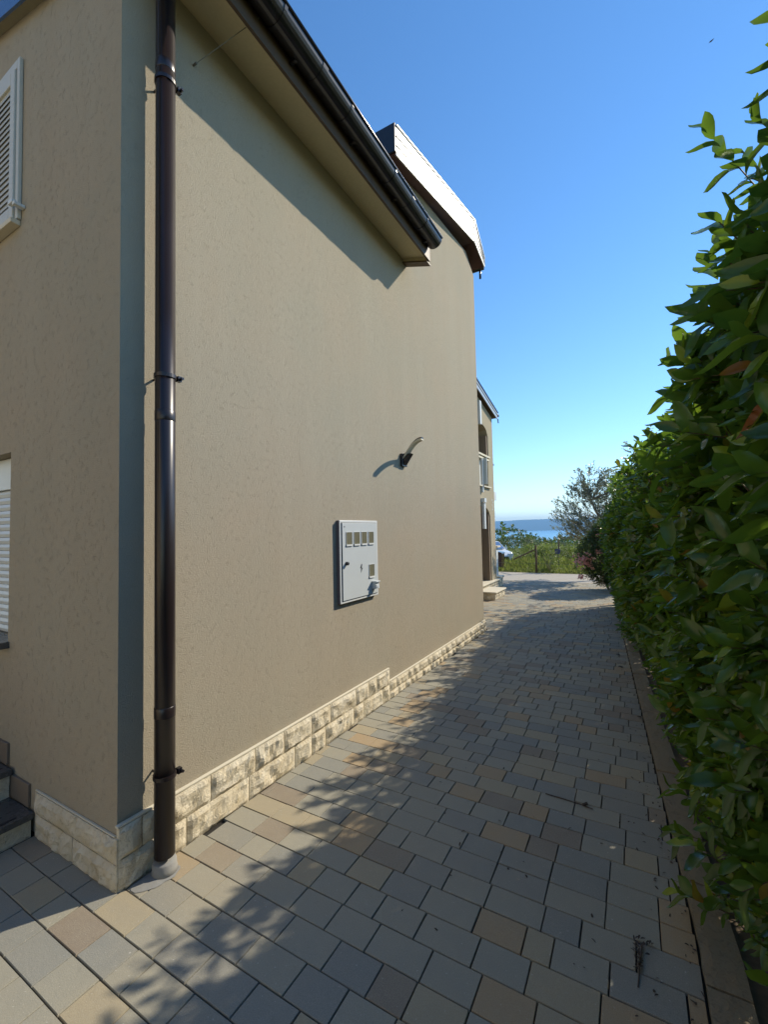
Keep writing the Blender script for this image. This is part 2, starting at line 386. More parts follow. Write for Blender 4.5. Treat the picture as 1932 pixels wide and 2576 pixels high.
def island(name, y0, x0, x1, h, dep, seed):
    mb = MB(); nx, ny = 90, 8; vs = []
    for j in range(ny+1):
        for i in range(nx+1):
            u, v = i/nx, j/ny; x = x0+(x1-x0)*u; y = y0+dep*v
            env = min(1, u*5)*min(1, (1-u)*5); env = env*env*(3-2*env)
            z = h*(.82+.30*u)*env*math.sin(math.pi*v)*(0.86+0.20*mnoise.noise(Vector((u*6+seed, v*2, 3)))+0.08*mnoise.noise(Vector((u*22+seed, v*5, 9))))
            vs.append((x, y, SEA_Z-5+z))
    mb.add(vs, [(j*(nx+1)+i, j*(nx+1)+i+1, (j+1)*(nx+1)+i+1, (j+1)*(nx+1)+i) for j in range(ny) for i in range(nx)])
    tag(mb.build(name, M['hillside'], smooth=True), kind='structure')
island('island_hills', 9500, -9500, 3500, 310, 3600, 4.0)

# driveway bedding, road, kerb, soil strip
mb = MB()
mb.add([(-7, -6, -.013), (kx(0), -6, -.013), (kx(0), 0, -.013), (kx(2), 2, -.013), (kx(13.2), 13.2, -.013), (-7, 13.2, -.013)], [(0, 1, 2, 3, 4, 5)])
drive = tag(mb.build('driveway', M['bed']), kind='structure')
mb = MB(); mb.add([(-30, 13.2, -.004), (-.9, 13.2, -.004), (-.85, 14.75, -.004), (9, 14.9, -.004), (9, 15.55, -.004), (-3, 15.6, -.004), (-30, 16.2, -.004)], [(0, 1, 2, 3, 4, 5, 6)])
tag(mb.build('road', M['asphalt']), kind='structure')
mb = MB(); mb.add([(kx(-6)+.05, -6, -.02), (6, -6, -.02), (6, 14.85, -.02), (-.86, 14.7, -.02), (-.88, 13.3, -.02), (kx(13.15)+.05, 13.15, -.02), (kx(2)+.05, 2, -.02)], [(0, 1, 2, 3, 4, 5, 6)])
tag(mb.build('soil_bed', M['soil']), kind='structure')

# pavers --------------------------------------------------------
def paver_geo(mb, x0, x1, y0, y1, rnd, origin=(0, 0)):
    g = 0.0017+rnd.random()*0.0012; x0 += g; x1 -= g; y0 += g; y1 -= g; b = 0.0016
    tl = [rnd.uniform(-.0011, .0011) for _ in range(4)]
    ox, oy = origin; j = lambda: rnd.uniform(-.0008, .0008)
    bot = [(x0, y0), (x1, y0), (x1, y1), (x0, y1)]
    bot = [(p[0]+j(), p[1]+j()) for p in bot]
    cx_, cy_ = (x0+x1)/2, (y0+y1)/2
    def inn(p): return (p[0]+(b if p[0] < cx_ else -b), p[1]+(b if p[1] < cy_ else -b))
    v = [(p[0]-ox, p[1]-oy, -.012) for p in bot]+[(p[0]-ox, p[1]-oy, -.003+tl[i]) for i, p in enumerate(bot)]+[(inn(p)[0]-ox, inn(p)[1]-oy, tl[i]) for i, p in enumerate(bot)]
    mb.add(v, [(8, 9, 10, 11)]+[(a, (a+1) % 4, 4+(a+1) % 4, 4+a) for a in range(4)]+[(4+a, 4+(a+1) % 4, 8+(a+1) % 4, 8+a) for a in range(4)])
rnd = random.Random(11); PL = []
RW = 0.1315
def left_limit(y):
    if y < 1.09: return -2.775
    if y < 6.6: return -2.0
    if y < 11.4: return -3.35
    return -5.2
for k in range(-22, 91):
    y0 = 1.262+RW*(k-0); y1 = y0+RW
    y0c, y1c = y0, y1
    if y0 > 13.15: break
    y1c = min(y1, 13.19)
    xl = left_limit((y0+y1)/2); xr = kx((y0+y1)/2)-0.004
    if y0 < -.3: xl = -5
    x = xl - rnd.uniform(0, .15)
    while x < xr-0.02:
        w = rnd.choice([.135, .185, .185, .185, .225, .225]) if rnd.random() < .93 else .10
        a, b_ = max(x, xl), min(x+w, xr)
        if xr-b_ < .035: b_ = xr
        if b_-a > .03:
            q = rnd.random(); mi = 0 if q < .38 else 1 if q < .68 else 2 if q < .82 else 3 if q < .90 else 4
            PL.append((a, b_, y0c, y1c, mi))
        x = b_ if b_ == xr else x+w
def vis(p):
    q = proj((.5*(p[0]+p[1]), .5*(p[2]+p[3]), 0))
    if q is None or not (-60 < q[0] < 1990 and -50 < q[1] < 2640): return 1e9
    return q[2]
order = sorted(range(len(PL)), key=lambda i: vis(PL[i])); near = set(order[:298])
field = MB()
for i, p in enumerate(PL):
    if i in near:
        mb = MB(); c = (.5*(p[0]+p[1]), .5*(p[2]+p[3])); paver_geo(mb, *p[:4], rnd, c)
        o = mb.build('paver', PAV[p[4]], drive); o.location = (c[0], c[1], 0)
    else:
        field.cur = p[4]; paver_geo(field, *p[:4], rnd)
tag(field.build('paver_field', PAV, drive), kind='stuff')

# kerb
kerb = thing('kerb', (kx(2), 2, 0), None, None); kerb['kind'] = 'structure'
y = -1.2; rnd = random.Random(5)
while y < 12.6:
    L = rnd.uniform(.44, .54); y1 = min(y+L, 12.8)
    mb = MB(); nx, ny = 4, 7; vs = []; g = .004; zt = rnd.uniform(.010, .018)
    for j in range(ny+1):
        for i in range(nx+1):
            yy = y+g+(y1-y-2*g)*j/ny; w = .125; xx = kx(yy)+.002+w*i/nx
            e = 0.006*mnoise.noise(Vector((xx*25, yy*25, 0)))
            edge = (i in (0, nx)) or (j in (0, ny))
            if i == 0: xx += .006*mnoise.noise(Vector((3, yy*18, 1)))
            vs.append((xx, yy, zt+e*.8-(.004 if edge else 0)))
    N_ = (nx+1)*(ny+1)
    fs = [(j*(nx+1)+i, j*(nx+1)+i+1, (j+1)*(nx+1)+i+1, (j+1)*(nx+1)+i) for j in range(ny) for i in range(nx)]
    per = [i for i in range(nx+1)]+[j*(nx+1)+nx for j in range(1, ny+1)]+[ny*(nx+1)+i for i in range(nx-1, -1, -1)]+[j*(nx+1) for j in range(ny-1, 0, -1)]
    vs += [(vs[p][0], vs[p][1], -.019) for p in per]
    for a in range(len(per)): b_ = (a+1) % len(per); fs.append((per[a], per[b_], N_+b_, N_+a))
    mb.add(vs, fs); mb.build('kerb_stone', M['kerb'], kerb)
    y += L

# ------------------------------------------------------------------ the near house (two sections in one wall plane)
WX, WY = -2.03, 1.110           # rendered wall planes (facing the drive, facing the steps)
house = thing('house', (WX, WY, 0), 'cream rendered house with brown gutter and downpipe beside the paved drive', 'house')
BK = -9.0
# roof pitch for the low section
PT = math.tan(math.radians(14))
def r1(x): return 4.455+(WX-x)*PT       # underside of roof over the wall
mb = MB()
# facade toward the steps, with the roller-shutter opening
ox0, ox1, oz0, oz1 = -4.4, -3.165, .955, 2.06
def quad(*p): mb.add(p, [tuple(range(len(p)))])
quad((ox1, WY, 0), (WX, WY, 0), (WX, WY, r1(WX)), (ox1, WY, r1(ox1)))
quad((ox0, WY, 0), (ox1, WY, 0), (ox1, WY, oz0), (ox0, WY, oz0))
quad((ox0, WY, oz1), (ox1, WY, oz1), (ox1, WY, r1(ox1)), (ox0, WY, r1(ox0)))
quad((BK, WY, 0), (ox0, WY, 0), (ox0, WY, r1(ox0)), (BK, WY, r1(BK)))
D_ = .17
quad((ox1, WY, oz0), (ox1, WY+D_, oz0), (ox1, WY+D_, oz1), (ox1, WY, oz1))
quad((ox0, WY, oz0), (ox0, WY+D_, oz0), (ox0, WY+D_, oz1), (ox0, WY, oz1))
quad((ox0, WY, oz1), (ox1, WY, oz1), (ox1, WY+D_, oz1), (ox0, WY+D_, oz1))
quad((ox0, WY, oz0), (ox1, WY, oz0), (ox1, WY+D_, oz0), (ox0, WY+D_, oz0))
quad((ox0, WY+D_, oz0), (ox1, WY+D_, oz0), (ox1, WY+D_, oz1), (ox0, WY+D_, oz1))
# long wall toward the drive: low section then gabled section, one plane
Y2, YR, YE = 4.02, 6.20, 6.56
zw = lambda y: 5.44+(y-Y2)*.145 if y < YR else 5.44+(YR-Y2)*.145-(y-YR)*.55
quad((WX, WY, 0), (WX, Y2, 0), (WX, Y2, 4.6), (WX, WY, r1(WX)))
quad((WX, Y2, 0), (WX, YE, 0), (WX, YE, zw(YE)), (WX, YR, zw(YR)), (WX, Y2, zw(Y2)))
quad((WX, YE, 0), (BK, YE, 0), (BK, YE, zw(YE)), (WX, YE, zw(YE)))
quad((WX, Y2, 4.3), (BK, Y2, 4.3), (BK, Y2, zw(Y2)), (WX, Y2, zw(Y2)))
quad((BK, WY, 0), (BK, YE, 0), (BK, YE, 6), (BK, WY, 6))
mb.build('wall', M['wall'], house)

# low roof: sloped soffit, slab, tiles on top
OX = -1.752; VY = 1.045; EY = 4.10
def zr(x): return 4.455+(WX-x)*PT
def roofslab(mb):
    mb.prism([(OX, zr(OX)+.012), (BK, zr(BK)+.012), (BK, zr(BK)+.13), (OX, zr(OX)+.13)], 1, VY+.012, EY-.03)
roof = part('roof', M['soffit'], house, roofslab)
def edgeboard(mb): mb.prism([(OX+.002, zr(OX)-.03), (BK, zr(BK)-.03), (BK, zr(BK)+.15), (OX+.002, zr(OX)+.15)], 1, VY-.004, VY+.010)
part('verge_trim', M['verge_metal'], roof, edgeboard)
part('fascia', M['fascia'], roof, lambda mb: mb.box(OX+.004, OX+.024, VY+.012, EY, zr(OX)-.028, zr(OX)+.14))
# stepped box closing the eave end, brown
part('eave_box', M['soffit'], roof, lambda mb: (mb.prism([(WX+.002, 4.435), (OX, 4.35), (OX, 4.56), (WX+.002, 4.60)], 1, EY-.028, EY+.03)))
part('eave_cap', M['fascia'], roof, lambda mb: (mb.prism([(WX+.002, 4.418), (OX+.012, 4.333), (OX+.012, 4.348), (WX+.002, 4.433)], 1, EY-.045, EY+.045)))
tmb = MB()
for j in range(15):
    for i in range(12):
        y0 = VY+(EY-VY)*j/15; x0 = OX-.02-i*.34
        tmb.prism([(x0, zr(x0)+.135), (x0-.36, zr(x0-.36)+.133), (x0-.36, zr(x0-.36)+.158), (x0, zr(x0)+.165)], 1, y0+.004, y0+(EY-VY)/15-.004)
tag(tmb.build('roof_tiles', M['tile'], roof), kind='stuff')
# gutter (half round, open top) with brackets
GX, GZ, GR = -1.655, 4.525, .083
def gut(mb):
    seg = 14; ys_ = [VY-.12, 1.6, 2.3, 3.0, 3.6, 4.055]; vs = []
    for y_ in ys_:
        for k in range(seg+1):
            a = math.pi*k/seg; vs.append((GX+GR*math.cos(a), y_, GZ-GR*math.sin(a)))
        for k in range(seg+1):
            a = math.pi*(seg-k)/seg; vs.append((GX+(GR-.004)*math.cos(a), y_, GZ-(GR-.004)*math.sin(a)))
    m_ = 2*(seg+1)
    fs = [(j*m_+k, j*m_+(k+1) % m_, (j+1)*m_+(k+1) % m_, (j+1)*m_+k) for j in range(len(ys_)-1) for k in range(m_)]
    mb.add(vs, fs)
    for y_ in (ys_[0], ys_[-1]):
        mb.prism([(GX+GR*math.cos(math.pi*k/seg), GZ-GR*math.sin(math.pi*k/seg)) for k in range(seg+1)], 1, y_-.004, y_+.002)
gutter = part('gutter', M['gutter'], house, gut)
part('rolled_lip', M['gutter'], gutter, lambda mb: mb.tube([(GX+GR+.003, VY-.12, GZ), (GX+GR+.003, 4.055, GZ)], .009, 8), smooth=True)
def ring(y_, w=.022, r=GR+.004):
    def f(mb):
        seg = 14; P = [(GX+r*math.cos(math.pi*k/seg), GZ-r*math.sin(math.pi*k/seg)) for k in range(seg+1)]
        P += [(GX+(r-.006)*math.cos(math.pi*k/seg), GZ-(r-.006)*math.sin(math.pi*k/seg)) for k in range(seg, -1, -1)]
        vs = [(p[0], y_, p[1]) for p in P]+[(p[0], y_+w, p[1]) for p in P]; n_ = len(P)
        mb.add(vs, [(i, (i+1) % n_, n_+(i+1) % n_, n_+i) for i in range(n_)])
        for i in range(seg): mb.add([vs[i], vs[i+1], vs[n_-2-i], vs[n_-1-i]], [(0, 1, 2, 3)]); mb.add([vs[n_+i], vs[n_+i+1], vs[2*n_-2-i], vs[2*n_-1-i]], [(0, 1, 2, 3)])
    return f
for yb in (1.75, 2.42, 3.06, 3.70): part('gutter_bracket', M['gutter'], gutter, ring(yb))
for yb in (2.10, 3.38): part('gutter_joint', M['gutter'], gutter, ring(yb, .05, GR+.003))
# brackets' stems under the gutter
for yb in (1.3, 1.95, 2.6, 3.25, 3.9):
    part('bracket_arm', M['gutter'], gutter, lambda mb: mb.box(OX+.026, GX-.02, yb, yb+.02, GZ-GR-.002, GZ-GR+.012))

# downpipe
PX, PY, PR = -1.942, 1.277, .0452
def pipe(mb):
    pts = [(PX, PY, .075), (PX, PY, 1.4), (PX, PY, 4.29)]
    for k in range(1, 6):
        a = k/5; pts.append((PX+(GX-PX)*.5*a*a, PY, 4.29+.05*a))
    for k in range(1, 7):
        a = k/6; pts.append((PX+(GX-PX)*(.5+.5*(1-(1-a)**2)), PY, 4.34+.11*a))
    mb.tube(pts, PR, 28)
dp = part('downpipe', M['brown'], house, pipe, smooth=True)
for z0 in (.70, 2.10, 3.86):
    part('pipe_joint', M['brown'], dp, lambda mb: mb.tube([(PX, PY, z0), (PX, PY, z0+.004), (PX, PY, z0+.05), (PX, PY, z0+.052)], [PR, PR+.0014, PR+.0014, PR], 28), smooth=True)
for z0 in (.425, 2.31, 3.80):
    cl = part('pipe_clamp', M['brown'], dp, lambda mb: mb.tube([(PX, PY, z0), (PX, PY, z0+.018)], PR+.0055, 28), smooth=False)
    def rod(mb):
        mb.tube([(PX-.03, PY-.005, z0+.009), (WX-.01, PY-.005, z0+.009)], .0055, 8)
    def hw(mb):
        mb.box(PX+.012, PX+.034, PY+PR+.002, PY+PR+.022, z0-.004, z0+.022)
        mb.tube([(PX+.023, PY+PR+.016, z0+.009), (PX+.050, PY+PR+.016, z0+.009)], .007, 8)
    part('clamp_arm', M['gutter'], cl, rod)
    part('clamp_screw', M['gutter'], cl, hw)
part('pipe_collar', M['mortar'], dp, lambda mb: mb.tube([(PX, PY, .001), (PX, PY, .022), (PX, PY, .048), (PX, PY, .054)], [PR+.014, PR+.008, PR+.006, PR+.001], 24), smooth=True)
def mortar(mb):
    n_ = 26; r_ = random.Random(3); vs = [(PX-.01, PY-.02, .013)]
    for k in range(n_):
        a = 2*math.pi*k/n_; rr = .085+r_.uniform(-.012, .014)+(.03 if 3.6 < a < 5.2 else 0)
        vs.append((max(WX+.036, PX-.01+rr*math.cos(a)), PY-.02+rr*math.sin(a), .0025))
    mb.add(vs, [(0, 1+k, 1+(k+1) % n_) for k in range(n_)])
part('mortar_patch', M['mortar'], dp, mortar, smooth=True)

# plinth stones: rough-faced blocks
def rough(mb, u0, u1, z0, z1, face, seed, amp=.018, base=.0):
    """face(u, z, out) -> xyz"""
    nu = max(4, int((u1-u0)/.022)); nz = max(4, int((z1-z0)/.022)); vs = []
    for j in range(nz+1):
        for i in range(nu+1):
            u = u0+(u1-u0)*i/nu; z = z0+(z1-z0)*j/nz
            if j in (0, nz) and 0 < i < nu: z += .0045*mnoise.noise(Vector((u*30, z*9, seed)))*(1 if j == nz else -1)-(.002 if j == nz else 0)
            e = min(i, nu-i, j*1.2, (nz-j)*1.2)
            k = mnoise.noise(Vector((u*14+seed*3.1, z*16, seed)))*1.0+mnoise.noise(Vector((u*45, z*45+seed, seed)))*.45
            o = 0.0 if e < .5 else (.010+amp*(.2+k)) if e > 1 else (.008+amp*.6*(.2+k))
            vs.append(face(u, z, max(o, -.004)))
    n_ = nu+1; fs = [(j*n_+i, j*n_+i+1, (j+1)*n_+i+1, (j+1)*n_+i) for j in range(nz) for i in range(nu)]
    b = len(vs); per = [i for i in range(nu+1)]+[j*n_+nu for j in range(1, nz+1)]+[nz*n_+i for i in range(nu-1, -1, -1)]+[j*n_ for j in range(nz-1, 0, -1)]
    for p in per:
        i, j = p % n_, p//n_; vs.append(face(u0+(u1-u0)*i/nu, z0+(z1-z0)*j/nz, -.022))
    for a in range(len(per)): c_ = (a+1) % len(per); fs.append((per[a], per[c_], b+c_, b+a))
    mb.add(vs, fs)
def course(u0, u1, z0f, z1f, face, sizes, seed, parent, name='plinth_stone', mat='stone'):
    r_ = random.Random(seed); u = u0; k = 0
    while u < u1-.01:
        w = r_.choice(sizes)*r_.uniform(.85, 1.15); v = min(u+w, u1)
        if u1-v < .07: v = u1
        mb = MB(); g = .0025; zz0, zz1 = z0f(u), z1f(u)
        rough(mb, u+g, v-g, zz0+g*.5, zz1-g*.5, face, seed*10+k)
        mb.build(name, M[mat], parent); u = v; k += 1
fx = lambda u, z, o: (-2.008+o, u, z)
fy = lambda u, z, o: (u, 1.098-o, z)
course(1.105, 3.55, lambda u: -.01, lambda u: .132, fx, [.14, .2, .3, .38], 1, house)
course(1.105, 3.55, lambda u: .132, lambda u: .268, fx, [.12, .24, .34, .2], 2, house)
course(3.55, YE+.02, lambda u: -.01, lambda u: .062, fx, [.16, .22, .12], 3, house)
course(3.55, YE+.02, lambda u: .062, lambda u: .150, fx, [.14, .2, .26], 4, house)
course(-2.775, -2.008, lambda u: -.01, lambda u: .115, fy, [.3, .36], 5, house)
course(-2.775, -2.008, lambda u: .115, lambda u: .225, fy, [.42, .36], 6, house)
boxpart('plinth_cap', M['stone_cap'], house, (WX+.001, -2.009, 1.10, 3.555, .269, .279), .002)
boxpart('plinth_cap', M['stone_cap'], house, (WX+.001, -2.009, 3.556, YE+.02, .151, .160), .002)
boxpart('plinth_cap', M['stone_cap'], house, (-2.775, WX, 1.0985, WY-.001, .226, .232), .002)

# upper shutter on the facade
sh = boxpart('shutter', M['shutter'], house, (-3.075-.035, -3.075, WY-.022, WY-.001, 3.44, 4.44), .004)
boxpart('frame_rail', M['shutter'], sh, (-4.2, -3.111, WY-.022, WY-.001, 4.385, 4.44), .004)
boxpart('shutter_leaf_stile', M['shutter'], sh, (-3.117-.055, -3.117, WY-.032, WY-.006, 3.44, 4.375), .004)
boxpart('shutter_leaf_rail', M['shutter'], sh, (-3.62, -3.173, WY-.032, WY-.006, 4.30, 4.375), .004)
boxpart('shutter_leaf_rail', M['shutter'], sh, (-3.62, -3.173, WY-.032, WY-.006, 3.44, 3.53), .004)
boxpart('shutter_leaf_stile', M['shutter'], sh, (-3.68, -3.621, WY-.032, WY-.006, 3.44, 4.375), .004)
z = 3.545
while z < 4.28:
    part('slat', M['slat'], sh, lambda mb: mb.add([(-3.618, WY-.028, z), (-3.175, WY-.028, z), (-3.175, WY-.021, z+.03), (-3.618, WY-.021, z+.03),
         (-3.618, WY-.028, z+.006), (-3.175, WY-.028, z+.006), (-3.175, WY-.021, z+.036), (-3.618, WY-.021, z+.036)],
         [(3, 2, 1, 0), (4, 5, 6, 7), (0, 1, 5, 4), (1, 2, 6, 5), (2, 3, 7, 6), (3, 0, 4, 7)]))
    z += .037
boxpart('shutter_backing', M['slat'], sh, (-3.62, -3.172, WY-.0195, WY-.003, 3.5, 4.3))
boxpart('shutter_hinge', M['white'], sh, (-3.10, -3.045, WY-.060, WY-.036, 3.50, 3.525), .003)
boxpart('shutter_stop', M['white'], sh, (-3.055, -3.025, WY-.055, WY-.001, 3.485, 3.505), .003)
boxpart('window_sill', M['stone_cap'], house, (-4.2, -3.085, WY-.05, WY-.001, 3.405, 3.435), .003)
# roller shutter below
rs = boxpart('roller_shutter', M['white'], house, (ox0+.01, ox1-.004, WY+.075, WY+.13, 1.86, oz1-.004), .003)
z = .965
while z < 1.84:
    part('slat', M['white'], rs, lambda mb: mb.prism([(WY+.095, z), (WY+.088, z+.02), (WY+.095, z+.040), (WY+.105, z+.040), (WY+.105, z)], 0, ox0+.01, ox1-.006)); z += .0425
boxpart('window_sill', M['granite'], house, (ox0-.03, ox1+.02, WY-.045, WY+.08, oz0-.035, oz0+.002), .003)

# gabled section: white metal verge, roof slabs, reddish underside
r2 = MB()
zt = lambda y: 5.40+(y-3.72)*.155+.0
def zr2(y, off): 
    base = 5.38+(y-3.72)*.170 if y <= YR+.05 else 5.38+(YR+.05-3.72)*.170-(y-YR-.05)*.62
    return base+off
def prof(a, b):
    B = [(3.72, 5.30), (6.27, 5.885), (6.75, 5.757)]; T = [(6.75, 5.893), (6.24, 6.235), (3.72, 5.612)]
    lo = [(B[i][0], B[i][1]+(T[2-i][1]-B[i][1])*a) for i in range(3)]; hi = [(B[i][0], B[i][1]+(T[2-i][1]-B[i][1])*b) for i in range(3)]
    return lo+hi[::-1]
r2.prism(prof(.06, .92), 0, BK, -1.915)
roof2 = r2.build('roof', M['red_wood'], house); roof2['label'] = 'higher gabled roof with white metal edge'
part('verge_flashing', M['white_metal'], roof2, lambda mb: mb.prism(prof(0, .96), 0, -1.914, -1.898))
part('verge_lath', M['white_metal'], roof2, lambda mb: mb.prism(prof(.30, .335), 0, -1.897, -1.889))
part('verge_lath', M['white_metal'], roof2, lambda mb: mb.prism(prof(.62, .655), 0, -1.897, -1.889))
part('verge_cap', M['white_metal'], roof2, lambda mb: mb.prism(prof(.965, 1.02), 0, -2.05, -1.885))
part('ridge_joint', M['white_metal'], roof2, lambda mb: mb.box(-1.892, -1.887, YR+.03, YR+.07, 5.89, 6.21))
part('eave_flashing', M['gutter'], roof2, lambda mb: mb.box(BK, -1.90, 3.69, 3.715, 5.33, 5.62))
part('eave_gutter', M['gutter'], roof2, lambda mb: mb.tube([(BK, 6.80, 5.80), (-1.93, 6.80, 5.80)], .045, 10), smooth=True)
part('gutter_outlet', M['gutter'], roof2, lambda mb: mb.tube([(-1.99, 6.80, 5.78), (-1.99, 6.79, 5.62)], .018, 8), smooth=True)
part('antenna', M['wire'], roof2, lambda mb: mb.tube([(-2.6, 6.3, 6.2), (-2.6, 6.3, 6.95)], .005, 6))
part('guy_wire', M['wire'], house, lambda mb: (mb.tube([(WX+.002, 1.50, 4.17), (WX+.03, 1.50, 4.17)], .006, 6), mb.tube([(WX+.02, 1.50, 4.17), (-1.72, 1.70, 4.47)], .0022, 5)))

mb = MB(); mb.add([(-16, -4.6, -.009), (kx(-4.6)-.01, -4.6, -.009), (kx(-1.66)-.01, -1.66, -.009), (-16, -1.66, -.009)], [(0, 1, 2, 3)])  # unseen yard laid in pale sand colour to bounce light at the facade
tag(mb.build('yard', PAV[2]), kind='structure')
nb = thing('house', (-6, -4.6, 0), 'unseen cream house across the yard behind the viewer, bouncing light onto the facade', 'house')  # unseen house opposite, added close and pale to bounce warm light onto the facade
part('wall', M['nb_wall'], nb, lambda mb: mb.prism([(-13, 0), (-.9, 0), (-.9, 5.0), (-6.9, 6.8), (-13, 5.0)], 1, -12, -4.6))
part('roof', M['tile'], nb, lambda mb: mb.prism([(-13.4, 4.9), (-6.9, 6.85), (-.5, 4.9), (-.5, 5.05), (-6.9, 7.0), (-13.4, 5.05)], 1, -12.3, -4.4))
for x_ in (-10.5, -7.2, -3.9):
    for z_ in (.95, 3.0):
        w_ = boxpart('window', M['white'], nb, (x_, x_+1.1, -4.62, -4.55, z_, z_+1.2), .004)
        boxpart('pane', M['car_glass'], w_, (x_+.07, x_+1.03, -4.549, -4.544, z_+.07, z_+1.13))

# ------------------------------------------------------------------ steps by the facade
stair = thing('staircase', (-2.8, 1.0, 0), 'dark granite steps climbing left along the shaded facade', 'steps')
for k in range(6):
    x1 = -2.775-k*.265; z1 = .118+k*.155; x0 = x1-.30
    part('step', M['stone'], stair, lambda mb: mb.box(x0, x1-.02, -.6, 1.09, max(-.01, z1-.155+.002), z1-.032))
    part('tread', M['granite'], stair, lambda mb: mb.box(x0-.002, x1, -.62, 1.094, z1-.031, z1), bevel=.002)
    part('grip_strip', M['seam'], stair, lambda mb: mb.box(x1-.040, x1-.026, -.62, 1.03, z1+.0005, z1+.003))
    part('skirting', M['skirt'], stair, lambda mb: mb.box(x1-.30, x1-.075, 1.096, 1.109, z1+.002, z1+.12), bevel=.002)

# ------------------------------------------------------------------ meter cabinet on the long wall
CX = -1.996
cab = thing('meter_cabinet', (WX, 3.07, .98), 'white electricity meter cabinet with small windows mounted on the cream wall', 'meter cabinet')
ca, cb, cz0, cz1 = 2.778, 3.354, .985, 1.641
boxpart('case', M['case_shade'], cab, (WX+.001, CX-.007, ca, cb, cz0, cz1), .003)
boxpart('front_frame', M['cabinet_edge'], cab, (CX-.0065, CX, ca-.001, cb+.001, cz0-.001, cz1+.001), .003)
boxpart('door_seam', M['seam'], cab, (CX+.0005, CX+.003, ca+.020, cb-.020, cz0+.017, cz1-.017))
door = boxpart('door', M['cabinet'], cab, (CX+.0035, CX+.008, ca+.024, cb-.024, cz0+.021, cz1-.021), .002)
def mwin(y0, y1, z0, z1):
    w = part('meter_window', M['window_glass'], door, lambda mb: mb.box(CX+.0085, CX+.0105, y0, y1, z0, z1))
    e = .003
    f = MB()
    f.box(CX+.0086, CX+.0125, y0-e, y0, z0-e, z1+e); f.box(CX+.0086, CX+.0125, y1, y1+e, z0-e, z1+e)
    f.box(CX+.0086, CX+.0125, y0, y1, z1, z1+e); f.box(CX+.0086, CX+.0165, y0-e, y1, z0-e, z0+.010)
    f.build('window_rim', M['cabinet_edge'], door)
for y0, y1 in ((2.852, 2.935), (2.965, 3.048), (3.078, 3.160), (3.190, 3.272)): mwin(y0, y1, 1.437, 1.545)
mwin(3.192, 3.275, 1.150, 1.262)
part('lock', M['seam'], door, lambda mb: mb.tube([(CX+.009, 2.848, 1.297), (CX+.030, 2.848, 1.297), (CX+.032, 2.848, 1.297)], [.015, .014, .008], 14), smooth=False)
bolt = [(0, .036), (-.013, .002), (-.002, .005), (-.006, -.035), (.013, .006), (.002, .002), (.008, .036)]
part('lightning_mark', M['seam'], door, lambda mb: mb.prism([(3.070+p[0]*1.5, 1.240+p[1]) for p in bolt], 0, CX+.0084, CX+.0094))
def socket(mb):
    mb.box(CX+.0086, CX+.045, 3.232, 3.292, 1.05, 1.105)
    mb.box(CX+.0086, CX+.058, 3.228, 3.296, 1.105, 1.117)
part('outlet', M['cabinet'], cab, socket, bevel=.003)
part('outlet_lip', M['white'], cab, lambda mb: (mb.box(CX+.0455, CX+.052, 3.238, 3.286, 1.052, 1.086), mb.tube([(CX+.046, 3.262, 1.066), (CX+.056, 3.262, 1.066)], .011, 10)))
part('door_label', M['seam'], door, lambda mb: mb.box(CX+.0084, CX+.009, 2.826, 2.838, 1.585, 1.594))

# curved bracket on the wall
brk = thing('wall_bracket', (WX, 3.95, 2.28), 'curved grey bracket sticking out from the wall above the meter cabinet', 'bracket')
def arm(off, w, thick):
    def f(mb):
        pts = []
        for k in range(11):
            t_ = k/10; d = .03+.262*t_; yy = 3.945-.13*t_; zz = 2.28+.155*math.sin(t_*1.75)*.92+off
            pts.append((WX+d, yy, zz))
        P = []
        for i, p in enumerate(pts):
            ww = w*(1-.3*i/10)
            P += [(p[0], p[1]-ww, p[2]), (p[0], p[1]+ww, p[2]), (p[0], p[1]+ww, p[2]+thick), (p[0], p[1]-ww, p[2]+thick)]
        fs = []
        for i in range(10):
            for k in range(4): fs.append((i*4+k, i*4+(k+1) % 4, (i+1)*4+(k+1) % 4, (i+1)*4+k))
        fs += [(3, 2, 1, 0), (40, 41, 42, 43)]
        mb.add(P, fs)
    return f
part('arm', M['stone_cap'], brk, arm(0, .042, .016))
part('arm_rib', M['gutter'], brk, arm(.0165, .030, .014))
part('wall_plate', M['gutter'], brk, lambda mb: (mb.box(WX+.001, WX+.03, 3.895, 3.995, 2.205, 2.335), mb.prism([(WX+.031, 2.215), (WX+.115, 2.33), (WX+.031, 2.335)], 1, 3.91, 3.98)), bevel=.004)
part('bolt', M['white'], brk, lambda mb: mb.tube([(WX+.036, 3.93, 2.250), (WX+.046, 3.93, 2.250)], .010, 8))

# ------------------------------------------------------------------ far house
HX, HY0, HY1 = -3.1, 8.4, 11.22
far = thing('house', (HX, HY1, 0), 'smaller cream house with arched openings beyond the end of the long wall', 'house')
fb = MB()
def fwall(y0, y1, z0, z1): fb.box(HX-.36, HX, y0, y1, z0, z1)
def ztop(y): return 4.46+(HY1-y)*.22
